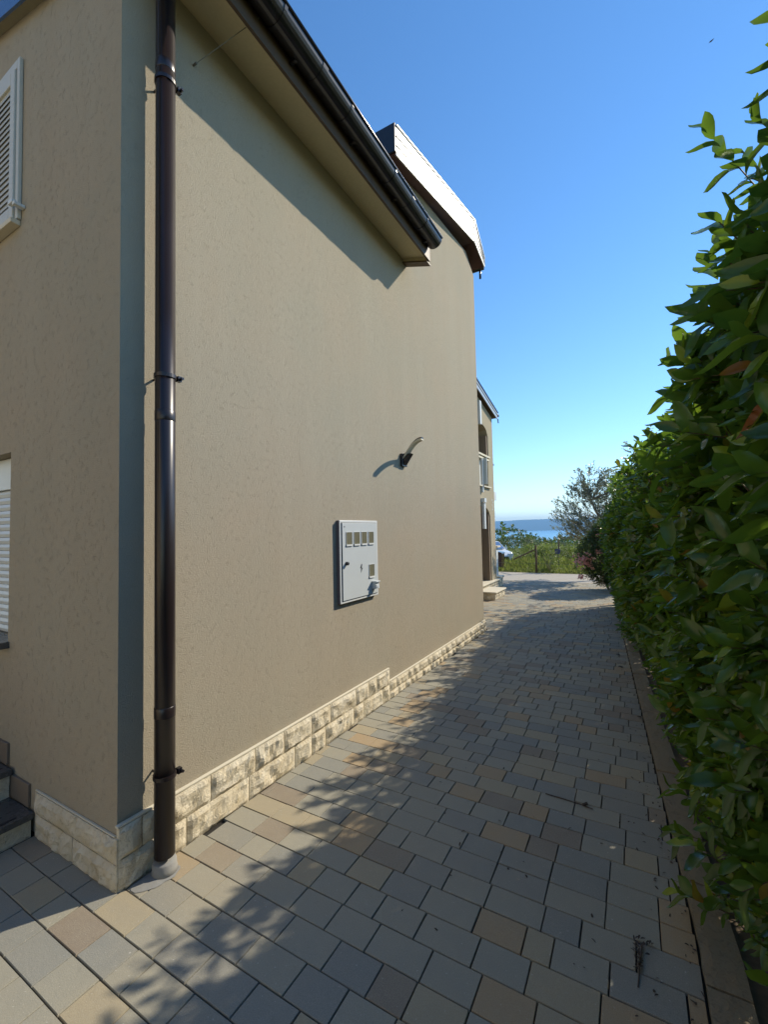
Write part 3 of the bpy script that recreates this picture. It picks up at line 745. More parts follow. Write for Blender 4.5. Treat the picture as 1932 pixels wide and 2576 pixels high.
# columns of wall between openings, arches cut as stepped polygons
ar1 = (9.45, 10.78, 3.34, 3.95)   # upper arch: y0,y1,z0,spring
ar2 = (9.45, 10.80, .262, 1.90)   # door arch
def arch_fill(y0, y1, zs, ztopf, rise):
    n_ = 12; pts = [(y0+(y1-y0)*k/n_, zs+rise*math.sqrt(max(0, 1-(2*k/n_-1)**2))) for k in range(n_+1)]
    for k in range(n_):
        a, b_ = pts[k], pts[k+1]
        fb.prism([a, b_, (b_[0], ztopf(b_[0])), (a[0], ztopf(a[0]))], 0, HX-.36, HX)
fb.prism([(10.80, .26), (HY1, .26), (HY1, ztop(HY1)), (10.80, ztop(10.80))], 0, HX-.36, HX)
fb.prism([(HY0, .26), (9.45, .26), (9.45, ztop(9.45)), (HY0, ztop(HY0))], 0, HX-.36, HX)
arch_fill(9.45, 10.80, 1.86, lambda y_: 2.55, .24)
fb.box(HX-.36, HX, 9.45, 9.75, 2.55, 3.30); fb.box(HX-.36, HX, 10.74, 10.80, 2.55, 3.30)
fb.box(HX-.36, HX, 9.45, 10.80, 3.30, 3.36)
arch_fill(9.45, 10.80, 3.88, ztop, .26)
fb.box(-8, HX-.36, HY1-.3, HY1, 0, 4.4)
fb.prism([(HX-.36, 0), (-8, 0), (-8, 6.0), (HX-.36, 4.8)], 1, HY0, HY0+.2)
fb.build('wall', M['far_wall'], far)
boxpart('loggia_back', M['jamb'], far, (HX-1.2, HX-1.1, HY0+.2, HY1-.3, .26, 4.4))
boxpart('door_jamb', M['jamb'], far, (HX-.34, HX-.02, 10.70, 10.798, .262, 1.93))
boxpart('arch_jamb', M['jamb'], far, (HX-.34, HX-.02, 10.70, 10.798, 3.40, 3.90))
boxpart('window_sill', M['stone_cap'], far, (HX-.05, HX+.05, 9.5, 10.80, 3.31, 3.36), .004)
boxpart('window_sill', M['stone_cap'], far, (HX-.05, HX+.03, 9.5, 10.78, 3.24, 3.285), .004)
boxpart('window_sill', M['stone_cap'], far, (HX-.05, HX+.05, 9.6, 10.84, 2.56, 2.595), .004)
lsh = part('shutter', M['shutter'], far, lambda mb: mb.add([(HX-.02, 10.18, 2.62), (HX+.12, 10.22, 2.62), (HX+.12, 10.25, 2.62), (HX-.02, 10.21, 2.62), (HX-.02, 10.18, 3.26), (HX+.12, 10.22, 3.26), (HX+.12, 10.25, 3.26), (HX-.02, 10.21, 3.26)],
         [(3, 2, 1, 0), (4, 5, 6, 7), (0, 1, 5, 4), (1, 2, 6, 5), (2, 3, 7, 6), (3, 0, 4, 7)]))
boxpart('shutter', M['shutter'], far, (HX-.10, HX-.07, 10.25, 10.50, 2.60, 3.24), .003)
boxpart('shutter', M['white'], far, (HX+.001, HX+.05, 10.10, 10.16, 2.42, 3.24), .003)
boxpart('shutter', M['white'], far, (HX+.001, HX+.06, 10.12, 10.24, 1.55, 2.17), .003)
boxpart('shutter', M['white'], far, (HX+.001, HX+.09, 10.06, 10.22, 2.18, 2.28), .003)
boxpart('shutter', M['white'], far, (HX+.001, HX+.06, 10.02, 10.13, 4.05, 4.62), .003)
boxpart('balcony_box', M['white'], far, (HX-.30, HX-.02, HY1+.001, HY1+.28, 2.30, 2.52), .004)
boxpart('wall_ledge', M['verge_metal'], far, (HX-.10, HX-.03, HY1+.001, HY1+.20, 3.22, 3.27), .004)  # plain small ledge on the end wall, not a light fitting
# small pale marks on the wall by the corner
part('wall_mark', M['white'], far, lambda mb: [mb.box(HX+.0005, HX+.004, a, a+.035, b, b+.05) for a, b in ((11.00, 2.26), (11.07, 2.20), (11.00, 2.13), (11.07, 2.08), (11.02, 2.02))])
def fr(a, b): return [(HY1+.20, 4.45+a), (HY0, 4.45+(HY1+.20-HY0)*.22+a), (HY0, 4.45+(HY1+.20-HY0)*.22+b), (HY1+.20, 4.45+b)]
fro = part('roof', M['old_wood'], far, lambda mb: mb.prism(fr(.03, .16), 0, -8, HX+.09))
part('verge_flashing', M['white_metal'], fro, lambda mb: mb.prism(fr(-.01, .075), 0, HX+.091, HX+.105))
part('verge_flashing', M['white_metal'], fro, lambda mb: mb.prism(fr(.095, .14), 0, HX+.091, HX+.115))
part('verge_cap', M['verge_metal'], fro, lambda mb: mb.prism(fr(.161, .185), 0, HX-.05, HX+.13))
part('gutter', M['gutter'], fro, lambda mb: mb.tube([(-8, HY1+.25, 4.56), (HX+.12, HY1+.25, 4.56)], .045, 10), smooth=True)
part('gutter_outlet', M['verge_metal'], fro, lambda mb: mb.tube([(HX+.10, HY1+.23, 4.47), (HX+.10, HY1+.27, 4.36)], .015, 6))
fpx = lambda u, z, o: (HX+.05+o, u, z)
course(8.4, HY1+.08, lambda u: -.01, lambda u: .125, fpx, [.2, .26], 21, far)
course(8.4, HY1+.08, lambda u: .125, lambda u: .228, fpx, [.16, .22], 22, far)
boxpart('plinth_cap', M['stone_cap'], far, (HX-.4, HX+.09, 8.4, HY1+.10, .2285, .259), .003)
# doorstep
st = thing('doorstep', (-2.75, 9.8, 0), 'pale stone step with rough stone sides below the arched doorway', 'step')
boxpart('step_slab', M['stone_cap'], st, (HX+.075, -2.60, 9.32, 10.20, .150, .178), .004)
boxpart('step_core', M['bed'], st, (HX+.08, -2.655, 9.38, 10.15, -.01, .148))
course(HX+.08, -2.63, lambda u: -.01, lambda u: .149, lambda u, z, o: (u, 9.36-o, z), [.2, .26], 31, st, 'side_stone')
course(9.38, 10.17, lambda u: -.01, lambda u: .149, lambda u, z, o: (-2.64+o, u, z), [.24, .3], 32, st, 'side_stone')
# pale pillar at the corner
pil = thing('pillar', (HX-.10, 11.85, 0), 'slim white pillar standing on stone at the corner of the far house', 'pillar')
boxpart('shaft', M['white'], pil, (HX-.28, HX-.10, 11.6, 11.78, .28, 1.04), .004)
boxpart('pillar_cap', M['stone_cap'], pil, (HX-.36, HX-.04, 11.54, 11.86, 1.041, 1.085), .004)
boxpart('base_slab', M['stone_cap'], pil, (HX-.34, HX+.02, 11.47, 11.92, .235, .279), .004)
course(11.48, 11.90, lambda u: -.01, lambda u: .234, lambda u, z, o: (HX-.02+o, u, z), [.2, .22], 33, pil, 'base_stone')
boxpart('base_core', M['stone'], pil, (HX-.33, HX-.045, 11.48, 11.90, -.01, .233))

# ------------------------------------------------------------------ parked cars
def car(name, loc, rz, label, paint, s=1.0, group=None):
    c = thing(name, loc, label, 'car', group); c.rotation_euler.z = rz
    L, Wd_, H = 3.4*s, 1.42*s, 1.24*s
    side = [(-.50, .20), (-.495, .50), (-.44, .62), (-.30, .97), (-.20, 1.0), (.08, .99), (.24, .66), (.43, .58), (.49, .46), (.50, .22), (.40, .16), (-.40, .16)]
    mb = MB(); n_ = len(side); vs = []
    for s_ in (-1, 1):
        for (x, z) in side:
            inset = .5-(.09 if z > .7 else .0)-(.02 if z < .25 else 0)-(.05 if abs(x) > .47 else 0)
            vs.append((x*L, s_*inset*Wd_, z*H))
    fs = [tuple(range(n_)), tuple(reversed(range(n_, 2*n_)))]+[(i, (i+1) % n_, n_+(i+1) % n_, n_+i) for i in range(n_)]
    mb.add(vs, fs); b = mb.build('body', paint, None, bevel=.035); b.parent = c
    def P(nm, mat, fn):
        mb = MB(); fn(mb); o = mb.build(nm, mat, None); o.parent = c; return o
    P('windscreen', M['car_glass'], lambda mb: mb.add([(.095*L, -.38*Wd_, .96*H), (.095*L, .38*Wd_, .96*H), (.238*L, .44*Wd_, .69*H), (.238*L, -.44*Wd_, .69*H)], [(0, 1, 2, 3)])).location = (.012, 0, .012)
    for s_ in (-1, 1):
        P('side_window', M['tyre'], lambda mb: mb.add([(-.27*L, s_*.455*Wd_, .90*H), (.07*L, s_*.455*Wd_, .92*H), (.20*L, s_*.475*Wd_, .68*H), (-.38*L, s_*.475*Wd_, .67*H)], [(0, 1, 2, 3)])).location = (0, s_*.015, 0)
        P('mirror', paint, lambda mb: mb.box(.15*L, .19*L, s_*.5*Wd_, s_*.60*Wd_, .66*H, .76*H))
        P('headlight', M['white'], lambda mb: mb.box(.455*L, .497*L, s_*.30*Wd_, s_*.455*Wd_, .44*H, .53*H))
        for x in (-.31, .31):
            w = P('wheel', M['tyre'], lambda mb: mb.tube([(x*L, s_*.40*Wd_, .25*H), (x*L, s_*.51*Wd_, .25*H)], .245*H, 20))
            mb = MB(); mb.tube([(x*L, s_*.511*Wd_, .25*H), (x*L, s_*.518*Wd_, .25*H)], .155*H, 14); o = mb.build('rim', M['rim'], None); o.parent = w
    P('grille', M['tyre'], lambda mb: mb.box(.485*L, .503*L, -.28*Wd_, .28*Wd_, .26*H, .42*H))
    return c
car('parked_car', (-5.75, 19.3, -.08), math.radians(-50), 'white parked car standing in the grass just past the far house', M['car_white'], .86)
wb = thing('wheelie_bin', (-4.42, 16.25, 0), 'dark wheelie bin standing at the road edge before the white car', 'bin')
part('body', M['car_dark'], wb, lambda mb: mb.prism([(-4.58, .05), (-4.26, .05), (-4.22, .62), (-4.62, .62)], 1, 16.05, 16.45), bevel=.01)
part('lid', M['car_dark'], wb, lambda mb: mb.prism([(-4.64, .622), (-4.20, .622), (-4.23, .67), (-4.40, .70), (-4.62, .67)], 1, 16.02, 16.48), bevel=.01)
for x_ in (-4.60, -4.27): part('wheel', M['tyre'], wb, lambda mb: mb.tube([(x_, 16.47, .07), (x_+.03, 16.47, .07)], .07, 12))

# ------------------------------------------------------------------ wooden post, brace, wire fence
post = thing('fence_post', (-2.93, 15.62, 0), 'weathered wooden fence post with a diagonal brace at the road edge', 'post')
part('post_shaft', M['old_wood'], post, lambda mb: mb.tube([(-2.93, 15.62, -.05), (-2.925, 15.62, .5), (-2.93, 15.62, .95)], [.040, .036, .034], 8), smooth=True)
part('brace', M['old_wood'], post, lambda mb: mb.tube([(-3.75, 15.85, .43), (-2.95, 15.63, .80)], .024, 7), smooth=True)
part('fence_wire', M['wire'], post, lambda mb: [mb.tube([(-4.6, 15.9, z_), (-2.93, 15.62, z_+.02), (-.5, 15.7, z_-.02)], .004, 4) for z_ in (.30,)])
p2 = thing('fence_post', (-2.55, 18.2, 0), 'thin wooden post half hidden in the green bushes behind the braced post', 'post')
part('post_shaft', M['old_wood'], p2, lambda mb: mb.tube([(-2.55, 18.2, 0), (-2.54, 18.2, 1.05)], [.032, .026], 7), smooth=True)
rail = thing('rail_fence', (-1.2, 16.2, 0), 'low grey pipe rail standing in the grass beside the road', 'rail')
part('rail', M['wire'], rail, lambda mb: mb.tube([(-1.75, 16.2, .34), (-.2, 16.25, .33)], .016, 6))
part('rail_post', M['wire'], rail, lambda mb: mb.tube([(-1.72, 16.2, 0), (-1.72, 16.2, .36)], .018, 6))
part('rail_post', M['wire'], rail, lambda mb: mb.tube([(-.6, 16.24, 0), (-.6, 16.24, .36)], .018, 6))
sg = thing('sign', (-2.32, 16.3, 0), 'small dark blue board on a stake in the grass', 'sign')
part('board', M['blue'], sg, lambda mb: mb.prism([(-2.40, .62), (-2.24, .60), (-2.22, .76), (-2.34, .80), (-2.41, .76)], 1, 16.28, 16.30))
part('stake', M['old_wood'], sg, lambda mb: mb.tube([(-2.31, 16.31, 0), (-2.31, 16.31, .64)], .012, 6))

# ------------------------------------------------------------------ laurel hedge
hedge = thing('hedge', (.75, 5.0, 0), 'tall glossy green laurel hedge along the right side of the drive', 'hedge')
HYA, HYB = -1.3, 9.75
def hface(y): return 0.300-0.062*(y-2)
def htop(y): return 2.50-.012*max(0, y-3)*1.0
def hedge_surface(n_, top=False):
    y_ = rng.uniform(HYA, HYB, n_); f = hface(y_)
    ht = 1.85+.055*np.clip(y_-4, 0, 4)+.58*np.clip((2.35-y_)/.9, 0, 1)
    ht = ht+.05*np.sin(y_*2.3)+.04*np.sin(y_*5.1+1)
    if not top:
        z_ = .12+rng.uniform(0, 1, n_)*(ht-.10)
        bulge = .055*np.sin(y_*3.1+z_*2.0)+.05*np.sin(y_*1.3-z_*3.7)+.03*np.sin(y_*9+z_*7)
        roundoff = .34*np.clip((z_-(ht-.45))/.45, 0, 1)**2
        low = .17*np.clip((.95-z_)/.85, 0, 1)*np.clip((6.8-y_)/2.5, 0, 1)
        x_ = f-bulge*(1-.7*np.clip((.9-z_)/.8, 0, 1))+roundoff+low*rng.uniform(.75, 1.1, n_)-.11*np.clip((z_-.4)/.9, 0, 1)*np.clip((y_-1.5)/1.3, 0, 1)-.07*np.clip((y_-5)/3, 0, 1)
        P = np.stack([x_, y_, z_], 1)
        D = np.stack([-.75+rng.normal(size=n_)*.35, rng.normal(size=n_)*.5, .55+rng.normal(size=n_)*.45], 1)
    else:
        x_ = f+.12+rng.uniform(0, 1, n_)*.95; P = np.stack([x_, y_, ht+rng.normal(size=n_)*.04], 1)
        D = np.stack([rng.normal(size=n_)*.45-.1, rng.normal(size=n_)*.45, np.ones(n_)], 1)
    return P, D
sets = []
P, D = hedge_surface(7600); P = P+np.array([1, 0, 0])*rng.uniform(-.02, .12, (len(P), 1)); sets.append((P, D, 7, .13, .105))
P, D = hedge_surface(2600, True); sets.append((P, D, 7, .15, .105))
# inner fill
n_ = 3600; y_ = rng.uniform(HYA, HYB, n_)
P = np.stack([hface(y_)+rng.uniform(.16, .95, n_), y_, rng.uniform(.12, 1.95, n_)], 1); sets.append((P, rng.normal(size=(n_, 3)), 6, .16, .13))
# far end face, and tall shoots poking out on top
n_ = 520; P = np.stack([rng.uniform(-.12, 1.0, n_), HYB+rng.normal(size=n_)*.07, rng.uniform(.1, 2.15, n_)], 1)
sets.append((P, np.stack([rng.normal(size=n_)*.4, .8+rng.normal(size=n_)*.3, .5+rng.normal(size=n_)*.4], 1), 7, .13, .105))
n_ = 430; y_ = rng.uniform(.2, HYB, n_); o_ = rng.uniform(-.02, .5, n_); P = np.stack([hface(y_)+o_-.10*np.clip((y_-1.5)/1.3, 0, 1), y_, 1.80+.055*np.clip(y_-4, 0, 4)+.45*np.minimum(o_, .35)+.58*np.clip((2.35-y_)/.9, 0, 1)+rng.uniform(-.05, .12, n_)], 1)
sets.append((P, np.stack([-.35+rng.normal(size=n_)*.3, rng.normal(size=n_)*.3, np.ones(n_)], 1), 9, .24, .10))
# sprigs hanging over the kerb
n_ = 130; y_ = rng.uniform(.6, HYB, n_); P = np.stack([hface(y_)+rng.uniform(.06, .16, n_), y_, rng.uniform(.12, .5, n_)], 1)
sets.append((P, np.stack([-.9+rng.normal(size=n_)*.2, rng.normal(size=n_)*.5, .15+rng.normal(size=n_)*.3], 1), 7, .15, .10))
P = np.array([[.245, 2.27, .23], [.26, 2.45, .27], [.28, 1.95, .32], [.26, 2.05, .12]]); sets.append((P, np.array([[-.9, -.2, .15], [-.8, .25, .2], [-.8, 0, .5], [-.8, 0, .1]]), 8, .17, .115))
LP, LD, LN, LL, LW = [np.concatenate(a) for a in zip(*[shoots(p, d, k, s_, l, .40) for p, d, k, s_, l in sets])]
# keep leaves clear of the lens
dist = np.linalg.norm(LP+.5*LL[:, None]*LD/np.linalg.norm(LD, axis=1, keepdims=True)-np.array(CAMP), axis=1)
ok = dist > .36; LP, LD, LN, LL, LW, dist = LP[ok], LD[ok], LN[ok], LL[ok], LW[ok], dist[ok]
v = LP-np.array(CAMP); zc = v@np.array(FWD); sx = 966+F_PX*(v@np.array(RGT))/np.maximum(zc, .05); sy = 1288-F_PX*(v@np.array(UPV))/np.maximum(zc, .05)
infr = (zc > .2) & (sx > 1100) & (sx < 1960) & (sy > -20) & (sy < 2600)
depth_in = LP[:, 0]-(0.300-0.062*(LP[:, 1]-2))
score = np.where(infr & (depth_in < .02), dist, 1e9)
idx = np.argsort(score)[:296]; single = np.zeros(len(LP), bool); single[idx] = True; single &= score < 1e8
lm = bpy.data.meshes.new('leaf'); lm.from_pydata([tuple(q) for q in TF[0]], [], [tuple(int(i) for i in q) for q in TF[1]]); lm.materials.append(M['leaf_single'])
lm.polygons.foreach_set('use_smooth', [True]*len(lm.polygons))
Df, Bf, Nf = frames(LD, LN)
hl = Vector(hedge.location)
for i in np.nonzero(single)[0]:
    o = bpy.data.objects.new('leaf', lm); COL.objects.link(o); o.parent = hedge
    mm = Matrix((Vector(Df[i])*LL[i], Vector(Bf[i])*LW[i], Vector(Nf[i])*LL[i])).transposed().to_4x4(); mm.translation = Vector(LP[i])-hl
    o.matrix_local = mm
nearm = (~single) & (LP[:, 1] < 5.2) & (LP[:, 1] > .2) & (depth_in < .35); farm = (~single) & (~nearm)
tag(leaves_mesh('foliage', LP[nearm], LD[nearm], LN[nearm], LL[nearm], LW[nearm], M['leaf'], hedge, TF), kind='stuff')
tag(leaves_mesh('foliage', LP[farm], LD[farm], LN[farm], LL[farm], LW[farm], M['leaf'], hedge, TL), kind='stuff')
SP = np.concatenate([s_[0] for s_ in sets]); SD = np.concatenate([s_[1] for s_ in sets])
far_ok = np.linalg.norm(SP-np.array(CAMP), axis=1) > .55
tag(stems_mesh('twigs', SP[far_ok], SD[far_ok], .13, .0028, M['twig'], hedge), kind='stuff')
y_ = HYA+.2; rr_ = random.Random(9)
while y_ < HYB:
    x_ = hface(y_)+.5
    mb = MB(); mb.tube([(x_, y_, -.03), (x_+rr_.uniform(-.1, .1), y_+rr_.uniform(-.1, .1), .9), (x_+rr_.uniform(-.15, .15), y_+rr_.uniform(-.15, .15), 1.85)], [.035, .025, .012], 7)
    for k in range(4):
        z_ = .25+k*.36; mb.tube([(x_, y_, z_), (x_-.25, y_+rr_.uniform(-.3, .3), z_+.25), (x_-.42, y_+rr_.uniform(-.4, .4), z_+.45)], [.014, .009, .004], 5)
    mb.build('stem', M['bark'], hedge, smooth=True); y_ += .55

# ------------------------------------------------------------------ pale tree past the hedge
TK = 1.11
def tq(p): return (p[0]*TK, p[1]*TK, (p[2]-1.55)*TK+1.55 if p[2] > .7 else p[2])
tree = thing('tree', (-.67, 14.43, 0), 'grey-leaved tree with pale trunk rising behind the end of the hedge', 'tree')
tp = [(-.60, 13.0, -.05), (-.60, 13.0, .6), (-.63, 13.0, 1.2), (-.75, 13.0, 1.75), (-.95, 13.02, 2.25), (-1.02, 13.0, 2.8)]
tp = [tq(p) for p in tp]
tb = MB(); tb.tube(tp, [.06, .052, .045, .035, .024, .010], 9)
tb.tube([tq(p) for p in [(-.60, 13.0, .75), (-.9, 13.0, 1.05), (-1.3, 12.95, 1.25), (-1.75, 12.9, 1.5)]], [.034, .026, .018, .008], 7)
tb.tube([tq(p) for p in [(-.62, 13.0, 1.0), (-.95, 13.1, 1.28), (-1.35, 13.15, 1.62), (-1.7, 13.1, 1.95)]], [.03, .024, .016, .007], 7)
tb.tube([tq(p) for p in [(-.62, 13.0, 1.15), (-.4, 13.05, 1.7), (-.3, 13.1, 2.4), (-.35, 13.1, 2.9)]], [.034, .026, .018, .007], 7)
tb.build('trunk', M['bark'], tree, smooth=True)
outline = [(-1.98, 1.75), (-1.75, 2.30), (-1.52, 2.62), (-1.28, 3.0), (-1.02, 3.22), (-.78, 3.12), (-.45, 3.1), (.0, 3.0), (.25, 2.2), (-.2, 1.45), (-1.0, 1.32), (-1.55, 1.18), (-1.92, 1.25)]
def inside(px, pz):
    c = False; n_ = len(outline); j = n_-1
    for i in range(n_):
        xi, zi = outline[i]; xj, zj = outline[j]
        if (zi > pz) != (zj > pz) and px < (xj-xi)*(pz-zi)/(zj-zi)+xi: c = not c
        j = i
    return c
tips = []; r_ = random.Random(21)
while len(tips) < 230:
    px, pz = r_.uniform(-2.0, .3), r_.uniform(1.1, 3.3)
    if inside(px, pz): tips.append(tq((px, 13.0+r_.gauss(0, .36), pz)))
bm_ = MB(); SPp, SDd = [], []
for tx, ty, tz in tips:
    base = min(tp[2:], key=lambda q: abs(q[0]-tx)+abs(q[2]-(tz-.5))*1.2)
    mid = ((base[0]+tx)/2, (base[1]+ty)/2, (base[2]+tz)/2-.05)
    bm_.tube([base, mid, (tx, ty, tz)], [.006, .004, .002], 4, caps=False)
    d = Vector((tx, ty, tz))-Vector(base); d.normalize()
    for k in range(5):
        q = Vector(base).lerp(Vector((tx, ty, tz)), 1-.10*k); SPp.append(tuple(q+Vector((r_.gauss(0, .04), r_.gauss(0, .04), r_.gauss(0, .04))))); SDd.append((d.x*.6+r_.gauss(0, .4), d.y+r_.gauss(0, .4), abs(d.z)*.6+.5+r_.gauss(0, .3)))
tag(bm_.build('branches', M['bark'], tree, smooth=True), kind='stuff')
a = shoots(np.array(SPp), np.array(SDd), 8, .17, .078, .58, droop=.05, ang=50)
tag(leaves_mesh('crown', *a, M['grey_leaf'], tree, TL), kind='stuff')
tag(stems_mesh('twigs', np.array(SPp), np.array(SDd), .16, .003, M['bark'], tree), kind='stuff')
# second tree behind the hedge, out of sight but casting the lacy shade on the paving
tree2 = thing('tree', (1.0, 11.6, 0), 'small spreading tree hidden behind the hedge shading the drive', 'tree')
tb = MB(); tb.tube([(1.0, 11.6, -.05), (1.0, 11.6, 1.2), (.8, 11.5, 2.0), (.55, 11.3, 2.7)], [.06, .05, .035, .015], 8)
tb.build('trunk', M['bark'], tree2, smooth=True)
n_ = 260; q = rng.normal(size=(n_, 3))*np.array([.34, .34, .30])+np.array([.55, 11.3, 2.75])
a = shoots(q, rng.normal(size=(n_, 3))+np.array([0, 0, .6]), 8, .17, .075, .42)
tag(leaves_mesh('crown', *a, M['grey_leaf'], tree2, TL), kind='stuff')

# ------------------------------------------------------------------ oleander with pink flowers
ole_ = 0
ole = thing('oleander', (-.55, 12.1, 0), 'dark oleander shrub with clusters of pink flowers at the hedge end', 'shrub')
n_ = 1000; th = rng.uniform(0, 2*math.pi, n_); rr = np.sqrt(rng.uniform(0, 1, n_))*.70; zz = rng.uniform(.06, 1.5, n_)
shape = np.sin(np.clip(zz/1.55, 0, 1)*math.pi*.85+.3)
P = np.stack([-.48+rr*np.cos(th)*shape, 11.9+rr*np.sin(th)*shape*.9, zz], 1)
D = np.stack([np.cos(th)*.5+rng.normal(size=n_)*.2, np.sin(th)*.5, .8+rng.normal(size=n_)*.3], 1)
a = shoots(P, D, 11, .20, .125, .22, droop=.15, ang=60)
tag(leaves_mesh('foliage', *a, M['oleander_leaf'], ole, TL), kind='stuff')
mb = MB(); r_ = random.Random(4)
for k in range(14):
    t_ = r_.uniform(0, 6.28); mb.tube([(-.48+.08*math.cos(t_), 11.9+.08*math.sin(t_), -.03), (-.48+.3*math.cos(t_), 11.9+.3*math.sin(t_), .6), (-.48+.45*math.cos(t_), 11.9+.45*math.sin(t_), 1.25)], [.014, .010, .004], 5)
mb.build('stem', M['bark'], ole, smooth=True)
for cx_, cy_, cz_, R_, nf in ((-1.06, 11.5, .74, .16, 120), (-1.12, 11.4, .36, .06, 22), (-.70, 11.4, .95, .06, 14), (-.72, 11.5, 1.35, .05, 10), (-.90, 11.6, .60, .06, 16)):
    P = rng.normal(size=(nf, 3))*R_*np.array([.62, .6, .5])+np.array([cx_, cy_, cz_])
    a = shoots(P, rng.normal(size=(nf, 3))+np.array([-.3, -.6, .3]), 5, .006, .042, .75, droop=0, ang=75)
    tag(leaves_mesh('flower_cluster', *a, M['petal'], ole, TL), kind='stuff')
# ------------------------------------------------------------------ bushes, trees and grass across the road
def bush(name, x, y, rx, ry, h, nsh, L, mat, label, cat='bush', group=None, z0=0, ratio=.42):
    b = thing(name, (x, y, z0), label, cat, group)
    th = rng.uniform(0, 2*math.pi, nsh); u = rng.uniform(0, 1, nsh)**.45; ph = rng.uniform(0, 1, nsh)
    zz = h*ph; rad = u*np.sqrt(np.clip(1-(ph-.35)**2/.55, .05, 1))
    lump = 1+.22*np.sin(th*3+x)+.15*np.sin(th*5+zz*4)
    P = np.stack([x+rx*rad*lump*np.cos(th), y+ry*rad*lump*np.sin(th), z0+zz*(1+.15*np.sin(th*2+x*3))], 1)
    D = np.stack([np.cos(th)*.5, np.sin(th)*.5, np.full(nsh, .8)], 1)+rng.normal(size=(nsh, 3))*.35
    a = shoots(P, D, 6, L*2.0, L, ratio, droop=.1, ang=55)
    tag(leaves_mesh('foliage', *a, mat, b, TL), kind='stuff')
    mb = MB(); r_ = random.Random(int(x*100))
    for k in range(5):
        t_ = r_.uniform(0, 6.28); mb.tube([(x, y, z0-.1), (x+rx*.4*math.cos(t_), y+ry*.4*math.sin(t_), z0+h*.45), (x+rx*.7*math.cos(t_), y+ry*.7*math.sin(t_), z0+h*.8)], [.03*h, .018*h, .006*h], 5)
    mb.build('stem', M['bark'], b, smooth=True)
    return b
bl = [(-3.9, 21.2, .9, .9, .58, 'bush', 'bush_leaf', 'green bush just behind the bonnet of the white car'),
      (-3.75, 20.2, .8, .8, .58, 'bush', 'bush_leaf', 'leafy green bush left of the braced wooden post'),
      (-3.0, 19.8, .8, .8, .64, 'bush', 'bush_leaf', 'tallest green bush straight behind the braced wooden post'),
      (-2.2, 20.4, .8, .8, .58, 'bush', 'bush_leaf', 'green bush behind the small blue board'),
      (-1.4, 20.0, .9, .8, .56, 'bush', 'bush_leaf', 'green bush seen just left of the tree crown bottom'),
      (-.5, 20.4, .9, .8, .58, 'bush', 'bush_leaf', 'green bush seen through the gap under the grey-leaved tree'),
      (.6, 20.2, 1.0, .8, .58, 'bush', 'bush_leaf', 'green bush mostly hidden by the oleander'),
      (-8.6, 27, 2.0, 1.4, 1.00, 'shrub', 'dark_leaf', 'dark shrub rising behind the roof of the white car'),
      (-6.6, 29, 1.5, 1.3, .84, 'shrub', 'dark_leaf', 'dark shrub just right of the white car against the sea'),
      (-5.2, 31, 1.4, 1.2, .52, 'shrub', 'dark_leaf', 'low dark shrub in front of the sea above the brace'),
      (-3.6, 33, 1.5, 1.2, .46, 'shrub', 'dark_leaf', 'low dark shrub in front of the sea above the wooden post'),
      (-1.8, 33, 1.5, 1.2, .42, 'shrub', 'dark_leaf', 'low dark shrub under the left edge of the tree crown')]
for x, y, rx, ry, h, nm, mt, lb in bl:
    bush(nm, x, y, rx, ry, h, 420 if nm == 'bush' else 520, .085 if nm == 'bush' else .12, M[mt], lb, nm, z0=land_z(x, y))
bush('vine', -2.55, 15.95, .42, .22, .66, 130, .07, M['bush_leaf'], 'pale leafy climber tangled just right of the braced post', 'vine')
# low growth filling in between
def scatter_stuff(name, n_, xr, yr, hf, L, mat, n_l=5, kind='stuff', ratio=.4):
    x_ = rng.uniform(*xr, n_); y_ = rng.uniform(*yr, n_)
    z_ = np.array([land_z(a, b) for a, b in zip(x_, y_)])+hf(x_, y_)*rng.uniform(0, 1, n_)
    P = np.stack([x_, y_, z_], 1); D = rng.normal(size=(n_, 3))*.4+np.array([0, 0, 1])
    a = shoots(P, D, n_l, L*2, L, ratio, droop=.1)
    return tag(leaves_mesh(name, *a, mat, None, TL), kind=kind)
tag(scatter_stuff('undergrowth', 4200, (-10, 5), (18.2, 24), lambda x, y: .22+.22*np.clip((y-18)/2, 0, 1), .085, M['bush_leaf']), 'green weeds and low scrub growing across the road', 'undergrowth')
n_ = 15000; x_ = rng.uniform(-9, 4, n_); y_ = 15.62+rng.uniform(0, 1, n_)**1.4*3.6+np.maximum(0, -3-x_)*.1
P = np.stack([x_, y_, np.array([land_z(a, b) for a, b in zip(x_, y_)])], 1)
hgt = rng.uniform(.07, .20, n_)*(1+np.clip((y_-15.7)/1.4, 0, 1)*.9)
tag(leaves_mesh('grass', P, rng.normal(size=(n_, 3))*.3+np.array([0, 0, 1]), rng.normal(size=(n_, 3)), hgt, np.full(n_, .014), M['grass'], None, TL), 'green verge grass growing along the far edge of the road', 'grass', kind='stuff')
# far wood below on the slope
n_ = 2600; x_ = rng.uniform(-150, 60, n_); y_ = rng.uniform(90, 230, n_)
hh = 3.2+1.6*np.sin(x_*.13)+1.2*np.sin(x_*.37+y_*.05)
z_ = np.array([land_z(a, b) for a, b in zip(x_, y_)])+np.maximum(.5, hh)*rng.uniform(0, 1, n_)**.6+np.maximum(0, (y_-130))*.008
P = np.stack([x_, y_, z_], 1)
a = shoots(P, rng.normal(size=(n_, 3))+np.array([0, 0, 1]), 6, 1.2, 1.1, .7)
tag(leaves_mesh('far_wood', *a, M['dark_leaf'], None, TL), 'dark wood on the slope down to the sea', 'wood', kind='stuff')

